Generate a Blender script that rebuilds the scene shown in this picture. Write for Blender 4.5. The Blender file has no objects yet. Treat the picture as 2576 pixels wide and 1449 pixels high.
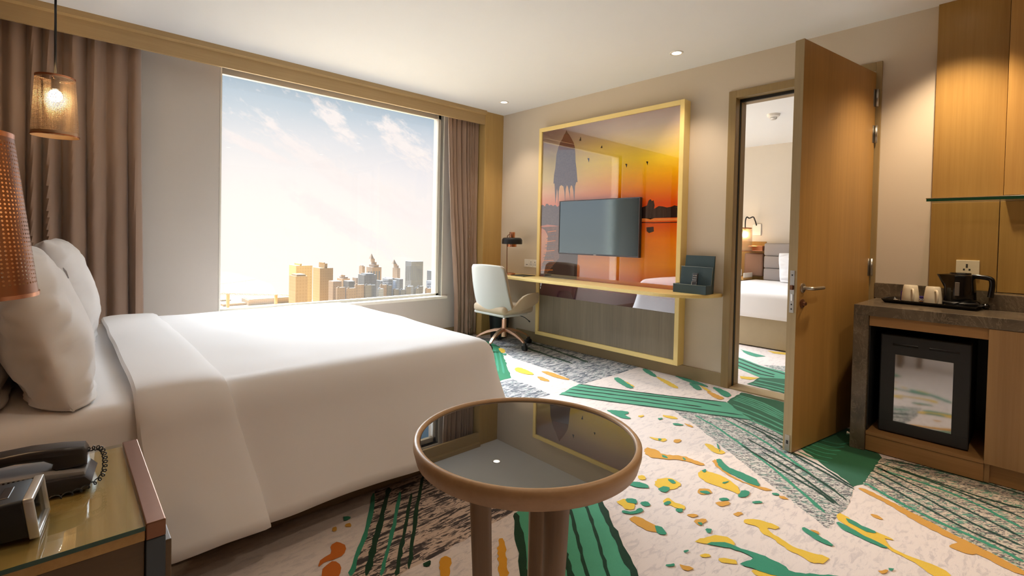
import bpy, bmesh, math, random
from mathutils import Vector, Matrix, noise
from math import pi, sin, cos, radians
random.seed(7)
SC = bpy.context.scene
COL = SC.collection

# ------------------------------------------------------------------ camera
CAM_LOC = Vector((-3.862, -4.387, 1.15))
cam_r = Vector((0.73615851, -0.67647735, 0.02119058))
cam_u = Vector((-0.00195445, 0.02918462, 0.99957213))
cam_f = Vector((0.67680634, 0.73588495, -0.02016236))
cd = bpy.data.cameras.new('camera')
cam = bpy.data.objects.new('camera', cd)
COL.objects.link(cam)
cam.matrix_world = Matrix(((cam_r.x, cam_u.x, -cam_f.x, CAM_LOC.x), (cam_r.y, cam_u.y, -cam_f.y, CAM_LOC.y), (cam_r.z, cam_u.z, -cam_f.z, CAM_LOC.z), (0, 0, 0, 1)))
cd.sensor_width = 36.0
cd.sensor_fit = 'HORIZONTAL'
cd.lens = 36.0 * 1235.3 / 2576.0
cd.shift_y = -(724.5 - 621.07) / 2576.0
cd.clip_start = 0.05
cd.clip_end = 9000
SC.camera = cam

# ------------------------------------------------------------------ view
SC.view_settings.view_transform = 'Standard'
SC.view_settings.look = 'None'
SC.view_settings.gamma = 1.0
SC.view_settings.exposure = 0.0
SC.view_settings.use_curve_mapping = False


def srgb(r, g=None, b=None):
    if g is None:
        r, g, b = r
    f = lambda c: (c / 255) / 12.92 if c / 255 <= 0.04045 else (((c / 255) + 0.055) / 1.055) ** 2.4
    return (f(r), f(g), f(b), 1.0)


class NT:
    """small node-tree writer"""
    def __init__(self, tree):
        self.t = tree
        tree.nodes.clear()

    def n(self, typ, ins=None, **kw):
        nd = self.t.nodes.new(typ)
        for k, v in kw.items():
            setattr(nd, k, v)
        for k, v in (ins or {}).items():
            s = nd.inputs[k]
            if isinstance(v, bpy.types.NodeSocket):
                self.t.links.new(v, s)
            else:
                s.default_value = v
        return nd

    def math(self, op, a, b=None, c=None, clamp=False):
        ins = {0: a}
        if b is not None:
            ins[1] = b
        if c is not None:
            ins[2] = c
        return self.n('ShaderNodeMath', ins, operation=op, use_clamp=clamp).outputs[0]

    def mix(self, fac, a, b, blend='MIX'):
        nd = self.n('ShaderNodeMix', None, data_type='RGBA', blend_type=blend)
        for i, v in ((0, fac), (6, a), (7, b)):
            if isinstance(v, bpy.types.NodeSocket):
                self.t.links.new(v, nd.inputs[i])
            else:
                nd.inputs[i].default_value = v
        return nd.outputs[2]

    def ramp(self, fac, stops, interp='LINEAR'):
        nd = self.n('ShaderNodeValToRGB', {0: fac})
        e = nd.color_ramp.elements
        nd.color_ramp.interpolation = interp
        while len(e) < len(stops):
            e.new(0.5)
        for el, (p, c) in zip(e, stops):
            el.position = p
            el.color = c if len(c) == 4 else (*c, 1)
        return nd.outputs[0]

    def noise(self, vec, scale=5, detail=2, rough=0.5, dist=0.0):
        ins = {'Scale': scale, 'Detail': detail, 'Roughness': rough, 'Distortion': dist}
        if vec is not None:
            ins['Vector'] = vec
        return self.n('ShaderNodeTexNoise', ins).outputs[0]

    def mapping(self, vec, loc=(0, 0, 0), rot=(0, 0, 0), scale=(1, 1, 1)):
        return self.n('ShaderNodeMapping', {'Vector': vec, 'Location': loc, 'Rotation': rot, 'Scale': scale}).outputs[0]


# ------------------------------------------------------------------ sky
def build_world():
    w = bpy.data.worlds.new('sky')
    SC.world = w
    w.use_nodes = True
    k = NT(w.node_tree)
    d = k.n('ShaderNodeTexCoord').outputs['Generated']
    s = k.n('ShaderNodeSeparateXYZ', {0: d})
    az = k.math('ARCTAN2', s.outputs[0], s.outputs[1])
    el = k.math('ARCSINE', s.outputs[2])
    # clear sky: white-peach glow low down, pale pink, blue above
    t = k.math('MULTIPLY_ADD', el, 1.0, 0.2)
    clear = k.ramp(t, [(0.0, srgb(255, 240, 222)), (0.10, srgb(252, 234, 220)), (0.24, srgb(244, 234, 232)), (0.31, srgb(232, 227, 234)),
                       (0.37, srgb(208, 213, 226)), (0.42, srgb(160, 186, 208)), (0.48, srgb(120, 166, 196)), (1.0, srgb(100, 146, 184))])
    # the low sun's glow around its azimuth
    ga = k.math('SUBTRACT', az, 0.24)
    ge = k.math('SUBTRACT', el, -0.05)
    g2 = k.math('ADD', k.math('MULTIPLY', k.math('MULTIPLY', ga, ga), 7.0), k.math('MULTIPLY', k.math('MULTIPLY', ge, ge), 14.0))
    glow = k.math('EXPONENT', k.math('MULTIPLY', g2, -1.0))
    col = k.mix(k.math('MULTIPLY', glow, 0.85), clear, (1.10, 1.02, 0.93, 1))
    # clouds: streaks drifting down to the right
    v = k.n('ShaderNodeCombineXYZ', {0: az, 1: el, 2: 0.0}).outputs[0]
    m1 = k.mapping(v, rot=(0, 0, radians(31)), scale=(1, 1, 1))
    n1 = k.noise(k.mapping(m1, scale=(5.0, 21.0, 1)), 1.0, 6, 0.62, 0.35)
    n2 = k.noise(k.mapping(m1, scale=(34.0, 70.0, 1)), 1.0, 5, 0.68, 0.2)

    def blob(a0, e0, rot, sa, sb):
        x = k.math('SUBTRACT', az, a0)
        y = k.math('SUBTRACT', el, e0)
        c_, s_ = cos(rot), sin(rot)
        p = k.math('ADD', k.math('MULTIPLY', x, c_ / sa), k.math('MULTIPLY', y, s_ / sa))
        q = k.math('ADD', k.math('MULTIPLY', x, -s_ / sb), k.math('MULTIPLY', y, c_ / sb))
        r2 = k.math('ADD', k.math('MULTIPLY', p, p), k.math('MULTIPLY', q, q))
        return k.math('EXPONENT', k.math('MULTIPLY', r2, -1.0))
    R_ = -0.56
    feats = [blob(0.385, 0.222, R_, .034, .020), blob(0.415, 0.182, R_, .040, .016), blob(0.50, 0.20, R_, .03, .026),
             blob(0.55, 0.158, R_, .05, .026), blob(0.258, 0.150, -0.40, .062, .009), blob(0.39, 0.115, -0.58, .12, .016),
             blob(0.288, 0.193, R_, .013, .008), blob(0.52, 0.06, R_, .10, .022), blob(0.41, 0.02, R_, .11, .018)]
    tot = feats[0]
    for i, f in enumerate(feats[1:], 1):
        tot = k.math('ADD', tot, k.math('MULTIPLY', f, 1.7 if i in (4, 5, 7, 8) else 1.0))
    dens = k.math('ADD', k.math('MULTIPLY', tot, 0.27), k.math('ADD', k.math('MULTIPLY', n1, 0.45), k.math('MULTIPLY', n2, 0.80)))
    cl = k.math('MULTIPLY', k.math('SUBTRACT', dens, 0.70), 4.5, clamp=True)
    ccol = k.mix(k.math('MULTIPLY', n2, 1.0, clamp=True), srgb(246, 232, 230), srgb(255, 248, 244))
    col = k.mix(k.math('MULTIPLY', cl, 0.92), col, ccol)
    # the sky near the horizon is the brightest
    low = k.math('MULTIPLY_ADD', k.math('SUBTRACT', 0.16, el), 3.0, 0.0, clamp=True)
    bg = k.n('ShaderNodeBackground', {'Color': col, 'Strength': k.math('MULTIPLY_ADD', low, 0.08, 0.98)})
    k.n('ShaderNodeOutputWorld', {'Surface': bg.outputs[0]})


build_world()

# ------------------------------------------------------------------ sun (widened and raised above the visible glow to light the room)
SUN_AZ, SUN_EL, SUN_ANGLE, SUN_POWER = 0.08, radians(44), radians(62), 27.0
sl = bpy.data.lights.new('sun', 'SUN')
sl.energy = SUN_POWER
sl.angle = SUN_ANGLE
sl.color = (0.84, 0.92, 1.0)
sun = bpy.data.objects.new('sun', sl)
COL.objects.link(sun)
sd = Vector((sin(SUN_AZ) * cos(SUN_EL), cos(SUN_AZ) * cos(SUN_EL), sin(SUN_EL)))
sun.rotation_euler = (-sd).to_track_quat('-Z', 'Y').to_euler()
sun.location = (0, 6, 6)

# ------------------------------------------------------------------ object helpers
WLOC = {}


def link(o, parent, base):
    COL.objects.link(o)
    if parent is not None:
        o.parent = parent
        WLOC[o.name] = WLOC[parent.name].copy()
    else:
        o.location = base
        WLOC[o.name] = Vector(base)


def tag(o, label=None, cat=None, group=None, kind=None):
    if label:
        o['label'] = label
    if cat:
        o['category'] = cat
    if group:
        o['group'] = group
    if kind:
        o['kind'] = kind
    return o


def thing(name, label, cat, base=(0, 0, 0), group=None):
    o = bpy.data.objects.new(name, None)
    o.empty_display_size = 0.05
    link(o, None, base)
    return tag(o, label, cat, group)


def mk(name, bm, mat, parent=None, smooth=False, base=(0, 0, 0), label=None):
    """bm in world coordinates -> one mesh object"""
    if parent is None:
        off = Vector(base)
    else:
        off = WLOC[parent.name]
    bmesh.ops.translate(bm, vec=-off, verts=bm.verts)
    bmesh.ops.recalc_face_normals(bm, faces=bm.faces)
    me = bpy.data.meshes.new(name)
    bm.to_mesh(me)
    bm.free()
    for m in (mat if isinstance(mat, (list, tuple)) else [mat]):
        me.materials.append(m)
    if smooth:
        for p in me.polygons:
            p.use_smooth = True
        try:
            me.set_sharp_from_angle(angle=radians(smooth if smooth is not True else 40))
        except Exception:
            pass
    o = bpy.data.objects.new(name, me)
    link(o, parent, base)
    if label:
        o['label'] = label
    return o


def struct(name, bm, mat, smooth=False, label=None):
    o = mk(name, bm, mat, None, smooth)
    o['kind'] = 'structure'
    return o


def box(bm, a, b, bev=0.0, seg=2, mi=0):
    x0, y0, z0 = (min(a[i], b[i]) for i in range(3))
    x1, y1, z1 = (max(a[i], b[i]) for i in range(3))
    t = bmesh.new()
    v = [t.verts.new(p) for p in ((x0, y0, z0), (x1, y0, z0), (x1, y1, z0), (x0, y1, z0), (x0, y0, z1), (x1, y0, z1), (x1, y1, z1), (x0, y1, z1))]
    for f in ((0, 3, 2, 1), (4, 5, 6, 7), (0, 1, 5, 4), (1, 2, 6, 5), (2, 3, 7, 6), (3, 0, 4, 7)):
        t.faces.new([v[i] for i in f])
    if bev:
        bmesh.ops.bevel(t, geom=t.edges[:], offset=bev, segments=seg, profile=0.5, affect='EDGES')
    merge(bm, t, mi)
    return bm


def merge(bm, t, mi=0, mat=None):
    if mat is not None:
        bmesh.ops.transform(t, matrix=mat, verts=t.verts)
    mp = {}
    for v in t.verts:
        mp[v] = bm.verts.new(v.co)
    for f in t.faces:
        try:
            nf = bm.faces.new([mp[v] for v in f.verts])
            nf.material_index = mi if mi else f.material_index
            nf.smooth = f.smooth
        except ValueError:
            pass
    t.free()
    return bm


def B(a, b, bev=0.0, seg=2):
    return box(bmesh.new(), a, b, bev, seg)


def prism(bm, pts, h0, h1, axis='z', bev=0.0, mi=0, seg=2):
    """extrude a 2D outline; axis z: pts=(x,y); axis x: pts=(y,z); axis y: pts=(x,z)"""
    t = bmesh.new()

    def P(p, h):
        return (p[0], p[1], h) if axis == 'z' else ((h, p[0], p[1]) if axis == 'x' else (p[0], h, p[1]))
    lo = [t.verts.new(P(p, h0)) for p in pts]
    hi = [t.verts.new(P(p, h1)) for p in pts]
    n = len(pts)
    t.faces.new(lo)
    t.faces.new(hi)
    for i in range(n):
        t.faces.new((lo[i], lo[(i + 1) % n], hi[(i + 1) % n], hi[i]))
    bmesh.ops.recalc_face_normals(t, faces=t.faces)
    if bev:
        es = [e for e in t.edges if (e.verts[0] in lo) == (e.verts[1] in lo)]
        bmesh.ops.bevel(t, geom=es, offset=bev, segments=seg, profile=0.5, affect='EDGES')
    merge(bm, t, mi)
    return bm


def lathe(bm, prof, c=(0, 0, 0), n=32, mi=0, cap=True, axis='z', uv=False):
    rings = []
    def P(r, a, h):
        x, y = r * cos(a), r * sin(a)
        if axis == 'z':
            return (c[0] + x, c[1] + y, c[2] + h)
        if axis == 'x':
            return (c[0] + h, c[1] + x, c[2] + y)
        return (c[0] + x, c[1] + h, c[2] + y)
    for r, h in prof:
        rings.append([bm.verts.new(P(max(r, 1e-4), 2 * pi * i / n, h)) for i in range(n)])
    uvl = bm.loops.layers.uv.verify() if uv else None
    for j in range(len(rings) - 1):
        for i in range(n):
            f = bm.faces.new((rings[j][i], rings[j][(i + 1) % n], rings[j + 1][(i + 1) % n], rings[j + 1][i]))
            f.material_index = mi
            if uv:
                us = (i / n, (i + 1) / n, (i + 1) / n, i / n)
                vs = (j, j, j + 1, j + 1)
                for l, u_, v_ in zip(f.loops, us, vs):
                    l[uvl].uv = (u_, v_ / (len(rings) - 1))
    if cap:
        for rg in (rings[0], rings[-1]):
            try:
                f = bm.faces.new(rg)
                f.material_index = mi
            except ValueError:
                pass
    return bm


def tube(bm, pts, r, n=10, mi=0, cap=True):
    pts = [Vector(p) for p in pts]
    rs = r if isinstance(r, (list, tuple)) else [r] * len(pts)
    rings = []
    up = None
    for i, p in enumerate(pts):
        d = (pts[min(i + 1, len(pts) - 1)] - pts[max(i - 1, 0)]).normalized()
        if up is None:
            up = Vector((0, 0, 1)) if abs(d.z) < 0.9 else Vector((1, 0, 0))
        a = d.cross(up)
        if a.length < 1e-5:
            a = d.cross(Vector((0.3, 1, 0.2)))
        a.normalize()
        b = a.cross(d).normalized()
        up = b
        rings.append([bm.verts.new(p + a * (rs[i] * cos(2 * pi * j / n)) + b * (rs[i] * sin(2 * pi * j / n))) for j in range(n)])
    for k in range(len(rings) - 1):
        for j in range(n):
            f = bm.faces.new((rings[k][j], rings[k][(j + 1) % n], rings[k + 1][(j + 1) % n], rings[k + 1][j]))
            f.material_index = mi
            f.smooth = True
    if cap:
        bm.faces.new(rings[0])
        bm.faces.new(rings[-1])
    return bm


def spline(pts, n=8):
    """Catmull-Rom through the points"""
    P = [Vector(p) for p in pts]
    out = []
    for i in range(len(P) - 1):
        a, b, c, d = P[max(i - 1, 0)], P[i], P[i + 1], P[min(i + 2, len(P) - 1)]
        for k in range(n):
            t = k / n
            out.append(0.5 * ((2 * b) + (c - a) * t + (2 * a - 5 * b + 4 * c - d) * t * t + (3 * b - a - 3 * c + d) * t ** 3))
    out.append(P[-1])
    return out


def grid(bm, fn, nu, nv, mi=0):
    vs = [[bm.verts.new(fn(i / nu, j / nv)) for j in range(nv + 1)] for i in range(nu + 1)]
    for i in range(nu):
        for j in range(nv):
            f = bm.faces.new((vs[i][j], vs[i + 1][j], vs[i + 1][j + 1], vs[i][j + 1]))
            f.material_index = mi
    return vs


def sphere(bm, c, r, sx=1, sy=1, sz=1, n=16, mi=0):
    t = bmesh.new()
    bmesh.ops.create_uvsphere(t, u_segments=n, v_segments=max(6, n // 2), radius=r)
    merge(bm, t, mi, Matrix.Translation(c) @ Matrix.Diagonal((sx, sy, sz, 1)))
    return bm


def mod(o, typ, **kw):
    m = o.modifiers.new(typ.lower(), typ)
    for k, v in kw.items():
        setattr(m, k, v)
    return o


def copy_tree(o, parent=None):
    c = o.copy()
    COL.objects.link(c)
    c.parent = parent
    for ch in o.children:
        copy_tree(ch, c)
    return c


# ------------------------------------------------------------------ materials
def new_mat(name):
    m = bpy.data.materials.new(name)
    m.use_nodes = True
    return m, NT(m.node_tree)


def finish(k, col, rough=0.5, metal=0.0, spec=0.5, bump=None, bstr=0.2, bdist=0.002, **extra):
    ins = {'Base Color': col, 'Roughness': rough, 'Metallic': metal, 'Specular IOR Level': spec}
    ins.update(extra)
    p = k.n('ShaderNodeBsdfPrincipled', ins)
    if bump is not None:
        b = k.n('ShaderNodeBump', {'Height': bump, 'Strength': bstr, 'Distance': bdist})
        k.t.links.new(b.outputs[0], p.inputs['Normal'])
    k.n('ShaderNodeOutputMaterial', {'Surface': p.outputs[0]})


def plain(name, col, rough=0.5, metal=0.0, spec=0.5, var=0.06, scale=14, bstr=0.08, **extra):
    """a single colour with slight procedural variation"""
    m, k = new_mat(name)
    c = k.n('ShaderNodeTexCoord').outputs['Object']
    nz = k.noise(c, scale, 4, 0.6)
    a = tuple(x * (1 - var) for x in col[:3]) + (1,)
    b = tuple(min(1, x * (1 + var)) for x in col[:3]) + (1,)
    finish(k, k.mix(nz, a, b), rough, metal, spec, nz if bstr else None, bstr, 0.001, **extra)
    return m


def wood(name, c1, c2, axis='z', rough=0.45, fine=90, coarse=7, spec=0.4, lo=0.25, hi=0.75):
    """straight-grained veneer, grain along the axis"""
    m, k = new_mat(name)
    c = k.n('ShaderNodeTexCoord').outputs['Object']
    sc = {'x': (0.35, 1, 1), 'y': (1, 0.35, 1), 'z': (1, 1, 0.03)}
    sc = {'x': (0.03, 1, 1), 'y': (1, 0.03, 1), 'z': (1, 1, 0.03)}[axis]
    v = k.mapping(c, scale=sc)
    a = k.noise(v, coarse, 4, 0.6, 0.3)
    b = k.noise(v, fine, 3, 0.7)
    f = k.math('ADD', k.math('MULTIPLY', a, 0.6), k.math('MULTIPLY', b, 0.4))
    col = k.ramp(f, [(lo, c1), (hi, c2)])
    finish(k, col, rough, 0, spec, b, 0.12, 0.001)
    return m


def cloth(name, col, var=0.08, weave=900, rough=0.85, sheen=0.2, bstr=0.25, vscale=3.0, **extra):
    m, k = new_mat(name)
    c = k.n('ShaderNodeTexCoord').outputs['Object']
    big = k.noise(c, vscale, 3, 0.5)
    w1 = k.noise(k.mapping(c, scale=(1, 1, 0.15)), weave, 1, 0.5)
    w2 = k.noise(k.mapping(c, scale=(0.2, 0.2, 1)), weave, 1, 0.5)
    w = k.math('MULTIPLY', k.math('ADD', w1, w2), 0.5)
    a = tuple(x * (1 - var) for x in col[:3]) + (1,)
    b = tuple(min(1, x * (1 + var)) for x in col[:3]) + (1,)
    f = k.math('ADD', k.math('MULTIPLY', big, 0.4), k.math('MULTIPLY', w, 0.6))
    ex = {'Sheen Weight': sheen}
    ex.update(extra)
    finish(k, k.mix(f, a, b), rough, 0, 0.2, w, bstr, 0.0006, **ex)
    return m


def emissive(name, col, strength):
    m, k = new_mat(name)
    e = k.n('ShaderNodeEmission', {'Color': col, 'Strength': strength})
    k.n('ShaderNodeOutputMaterial', {'Surface': e.outputs[0]})
    return m


M = {}
M['oak'] = wood('oak_veneer', srgb(172, 142, 96), srgb(198, 168, 120), 'x', 0.5)
M['oak_z'] = wood('oak_veneer_upright', srgb(176, 142, 84), srgb(202, 168, 106), 'z', 0.5)
M['door_oak'] = wood('door_veneer', srgb(148, 110, 56), srgb(180, 138, 76), 'z', 0.38, 60, 5)
M['door_edge'] = wood('door_edge_veneer', srgb(150, 128, 92), srgb(176, 154, 114), 'z', 0.45)
M['casing'] = wood('casing_veneer', srgb(138, 114, 74), srgb(165, 140, 96), 'z', 0.42)
M['pan_oak'] = wood('panel_veneer', srgb(152, 114, 58), srgb(184, 146, 82), 'z', 0.36, 60, 6)
M['pan_oak_b'] = wood('panel_veneer_side', srgb(168, 122, 62), srgb(204, 160, 92), 'z', 0.36, 60, 6)
M['cab_oak'] = wood('cabinet_veneer', srgb(138, 104, 66), srgb(168, 132, 88), 'z', 0.42, 70, 9)
M['cab_oak_x'] = wood('cabinet_veneer_level', srgb(138, 100, 58), srgb(168, 126, 78), 'y', 0.42, 70, 9)
M['grey_wood'] = wood('grey_laminate', srgb(112, 102, 86), srgb(150, 138, 118), 'z', 0.5, 110, 10)
M['yellow'] = plain('yellow_lacquer', srgb(250, 222, 146), 0.28, 0, 0.5, 0.02)
M['yellow_oak'] = wood('pale_desk_top', srgb(238, 208, 132), srgb(248, 222, 154), 'y', 0.3)
M['wallpaper'] = cloth('beige_wall_fabric', srgb(214, 200, 180), 0.035, 420, 0.8, 0.0, 0.18, 1.5)
M['panel_grey'] = cloth('grey_wall_fabric', srgb(205, 196, 186), 0.03, 420, 0.8, 0.0, 0.15, 1.5)
M['bedhead_wood'] = wood('bedhead_wall_veneer', srgb(92, 66, 42), srgb(122, 90, 60), 'z', 0.5)
M['paint'] = plain('white_ceiling_paint', srgb(238, 240, 242), 0.9, 0, 0.2, 0.01, 6)
M['adj_wall'] = plain('adjoining_wall_paint', srgb(226, 218, 206), 0.85, 0, 0.2, 0.015, 6)
M['skirting'] = plain('khaki_skirting', srgb(160, 140, 104), 0.5, 0, 0.4, 0.04)
M['sill'] = plain('ivory_window_sill', srgb(236, 230, 216), 0.45, 0, 0.4, 0.02)
M['alu'] = plain('grey_window_frame', srgb(206, 200, 188), 0.4, 0.2, 0.5, 0.03)
M['seal'] = plain('black_door_seal', srgb(34, 30, 26), 0.7)
M['steel'] = plain('brushed_steel', srgb(190, 186, 178), 0.3, 1.0, 0.5, 0.05, 40)
M['chrome'] = plain('chrome', srgb(214, 210, 204), 0.12, 1.0, 0.5, 0.02)
M['copper'] = plain('copper_metal', srgb(206, 140, 104), 0.25, 1.0, 0.5, 0.05, 30)
M['bronze'] = plain('bronze_edge', srgb(132, 92, 70), 0.32, 0.85, 0.5, 0.08, 30)
M['rose'] = plain('rose_gold_base', srgb(206, 168, 142), 0.3, 0.9, 0.5, 0.04)
M['black'] = plain('black_plastic', srgb(26, 26, 27), 0.45, 0, 0.5, 0.1)
M['blackgloss'] = plain('black_gloss_plastic', srgb(15, 15, 16), 0.14, 0, 0.6, 0.1)
M['charcoal'] = plain('charcoal_metal', srgb(40, 40, 42), 0.42, 0.3, 0.5, 0.08)
M['phone'] = plain('dark_phone_plastic', srgb(46, 42, 42), 0.3, 0, 0.5, 0.08)
M['phone_grey'] = plain('grey_phone_cradle', srgb(128, 126, 126), 0.35, 0, 0.5, 0.05)
M['silver'] = plain('silver_plastic', srgb(208, 206, 200), 0.3, 0.6, 0.5, 0.03)
M['white_plastic'] = plain('white_plastic', srgb(238, 234, 226), 0.35, 0, 0.5, 0.02)
M['cream_plastic'] = plain('cream_plastic', srgb(238, 224, 194), 0.35, 0, 0.5, 0.02)
M['hole'] = plain('dark_socket_hole', srgb(40, 34, 30), 0.7)
M['ceramic'] = plain('cream_ceramic', srgb(238, 226, 200), 0.18, 0, 0.5, 0.03)
M['linen'] = cloth('white_bed_linen', srgb(238, 234, 232), 0.02, 700, 0.8, 0.1, 0.12, 4)
M['linen_b'] = cloth('white_pillow_cotton', srgb(240, 236, 234), 0.02, 700, 0.8, 0.1, 0.12, 4)
M['curtain'] = cloth('taupe_curtain_satin', srgb(154, 127, 108), 0.10, 500, 0.5, 0.35, 0.2, 2)
M['bedbase'] = cloth('brown_bed_base', srgb(122, 104, 84), 0.06, 500, 0.7, 0.1, 0.2, 3)
M['headboard'] = cloth('grey_headboard_fabric', srgb(168, 160, 156), 0.05, 500, 0.8, 0.2, 0.2, 3)
M['chair'] = cloth('pale_grey_chair_fabric', srgb(188, 188, 180), 0.04, 600, 0.85, 0.2, 0.2, 3)
M['chair_in'] = cloth('tan_chair_lining', srgb(178, 158, 130), 0.05, 600, 0.85, 0.2, 0.2, 3)
M['leather'] = plain('dark_teal_leather', srgb(62, 80, 84), 0.5, 0, 0.4, 0.12, 120, 0.4)
M['stitch'] = plain('pale_stitching', srgb(150, 160, 158), 0.6)
M['rimwood'] = wood('table_rim_wood', srgb(168, 132, 94), srgb(196, 160, 120), 'x', 0.4, 70, 8)
M['legwood'] = wood('table_leg_wood', srgb(120, 96, 72), srgb(148, 122, 94), 'z', 0.42, 80, 9)
M['night_oak'] = wood('nightstand_veneer', srgb(172, 132, 72), srgb(204, 166, 104), 'y', 0.4, 80, 8)
M['night_side'] = wood('nightstand_side', srgb(86, 66, 42), srgb(112, 88, 58), 'x', 0.4)
M['dark_edge'] = plain('dark_slate_edge', srgb(66, 74, 80), 0.4, 0.3, 0.5, 0.06)


def glossy_black(name, f0, rough, col=(0.004, 0.004, 0.005, 1), gcol=(1, 1, 1, 1)):
    m, k = new_mat(name)
    dz = k.n('ShaderNodeBsdfDiffuse', {'Color': col})
    g = k.n('ShaderNodeBsdfGlossy', {'Color': gcol, 'Roughness': rough})
    lw = k.n('ShaderNodeFresnel', {'IOR': 1.5})
    fac = k.math('ADD', k.math('MULTIPLY', lw.outputs[0], 1.0 - f0), f0, clamp=True)
    mx = k.n('ShaderNodeMixShader', {0: fac, 1: dz.outputs[0], 2: g.outputs[0]})
    k.n('ShaderNodeOutputMaterial', {'Surface': mx.outputs[0]})
    return m


M['table_glass'] = glossy_black('black_table_glass', 0.12, 0.01, (0.012, 0.012, 0.012, 1))
M['screen'] = glossy_black('dark_tv_screen', 0.22, 0.10, (0.006, 0.008, 0.011, 1), (0.72, 0.92, 1.0, 1))


def thin_glass(name, tint, refl=0.06, rough=0.0, haze_veil=0.0):
    m, k = new_mat(name)
    tr = k.n('ShaderNodeBsdfTransparent', {'Color': tint})
    g = k.n('ShaderNodeBsdfGlossy', {'Color': (1, 1, 1, 1), 'Roughness': rough})
    lw = k.n('ShaderNodeLayerWeight', {'Blend': 0.5})
    fac = k.math('MULTIPLY', k.math('POWER', lw.outputs[1], 3.0), 0.5)
    fac = k.math('ADD', fac, refl, clamp=True)
    mx = k.n('ShaderNodeMixShader', {0: fac, 1: tr.outputs[0], 2: g.outputs[0]})
    if haze_veil:
        tl = k.n('ShaderNodeBsdfTranslucent', {'Color': (1.0, 0.95, 0.9, 1)})  # translucent share lays a pale veil over the view, imitating outdoor haze
        mx = k.n('ShaderNodeMixShader', {0: haze_veil, 1: mx.outputs[0], 2: tl.outputs[0]})
    k.n('ShaderNodeOutputMaterial', {'Surface': mx.outputs[0]})
    return m


M['pane'] = thin_glass('window_glass', (0.985, 0.985, 0.98, 1), 0.02, haze_veil=0.009)
M['clear'] = thin_glass('clear_glass', (0.93, 0.97, 0.94, 1), 0.05)
M['green_edge'] = plain('green_glass_edge', srgb(30, 70, 50), 0.15, 0, 0.6, 0.05)


def perforated(name, cols, rows, rad, metal_col, back_col, rough=0.28, metal=0.9):
    """sheet metal with a grid of punched holes in UV space"""
    m, k = new_mat(name)
    uv = k.n('ShaderNodeTexCoord').outputs['UV']
    s = k.n('ShaderNodeSeparateXYZ', {0: uv})
    row = k.math('MULTIPLY', s.outputs[1], rows)
    fu = k.math('SUBTRACT', k.math('FRACT', k.math('MULTIPLY', s.outputs[0], cols)), 0.5)
    fv = k.math('SUBTRACT', k.math('FRACT', row), 0.5)
    d = k.math('SQRT', k.math('ADD', k.math('MULTIPLY', fu, fu), k.math('MULTIPLY', fv, fv)))
    hole = k.math('LESS_THAN', d, rad)
    inb = k.math('MULTIPLY', k.math('GREATER_THAN', s.outputs[1], 0.07), k.math('LESS_THAN', s.outputs[1], 0.95))
    hole = k.math('MULTIPLY', hole, inb)
    geo = k.n('ShaderNodeNewGeometry')
    col = k.mix(geo.outputs['Backfacing'], metal_col, back_col)
    p = k.n('ShaderNodeBsdfPrincipled', {'Base Color': col, 'Metallic': metal, 'Roughness': rough})
    tr = k.n('ShaderNodeBsdfTransparent')
    mx = k.n('ShaderNodeMixShader', {0: hole, 1: p.outputs[0], 2: tr.outputs[0]})
    k.n('ShaderNodeOutputMaterial', {'Surface': mx.outputs[0]})
    return m


M['perf'] = perforated('perforated_copper', 84, 40, 0.25, srgb(146, 94, 62), srgb(200, 160, 124))
M['mesh_shade'] = perforated('fine_copper_mesh', 110, 46, 0.36, srgb(196, 160, 128), srgb(226, 200, 164), 0.35)


def stone(name):
    m, k = new_mat(name)
    c = k.n('ShaderNodeTexCoord').outputs['Object']
    a = k.noise(c, 6, 8, 0.65, 0.6)
    v = k.noise(k.mapping(c, rot=(0.3, 0.5, 0.7), scale=(1, 1.8, 1)), 3.5, 6, 0.7, 2.2)
    vein = k.ramp(k.math('ABSOLUTE', k.math('SUBTRACT', v, 0.5)), [(0.0, (1, 1, 1, 1)), (0.012, (0.2, 0.2, 0.2, 1)), (0.03, (0, 0, 0, 1))])
    base = k.ramp(a, [(0.3, srgb(78, 68, 56)), (0.7, srgb(116, 102, 84))])
    col = k.mix(k.math('MULTIPLY', vein, 0.35), base, srgb(170, 152, 126))
    finish(k, col, 0.22, 0, 0.5)
    return m


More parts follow.
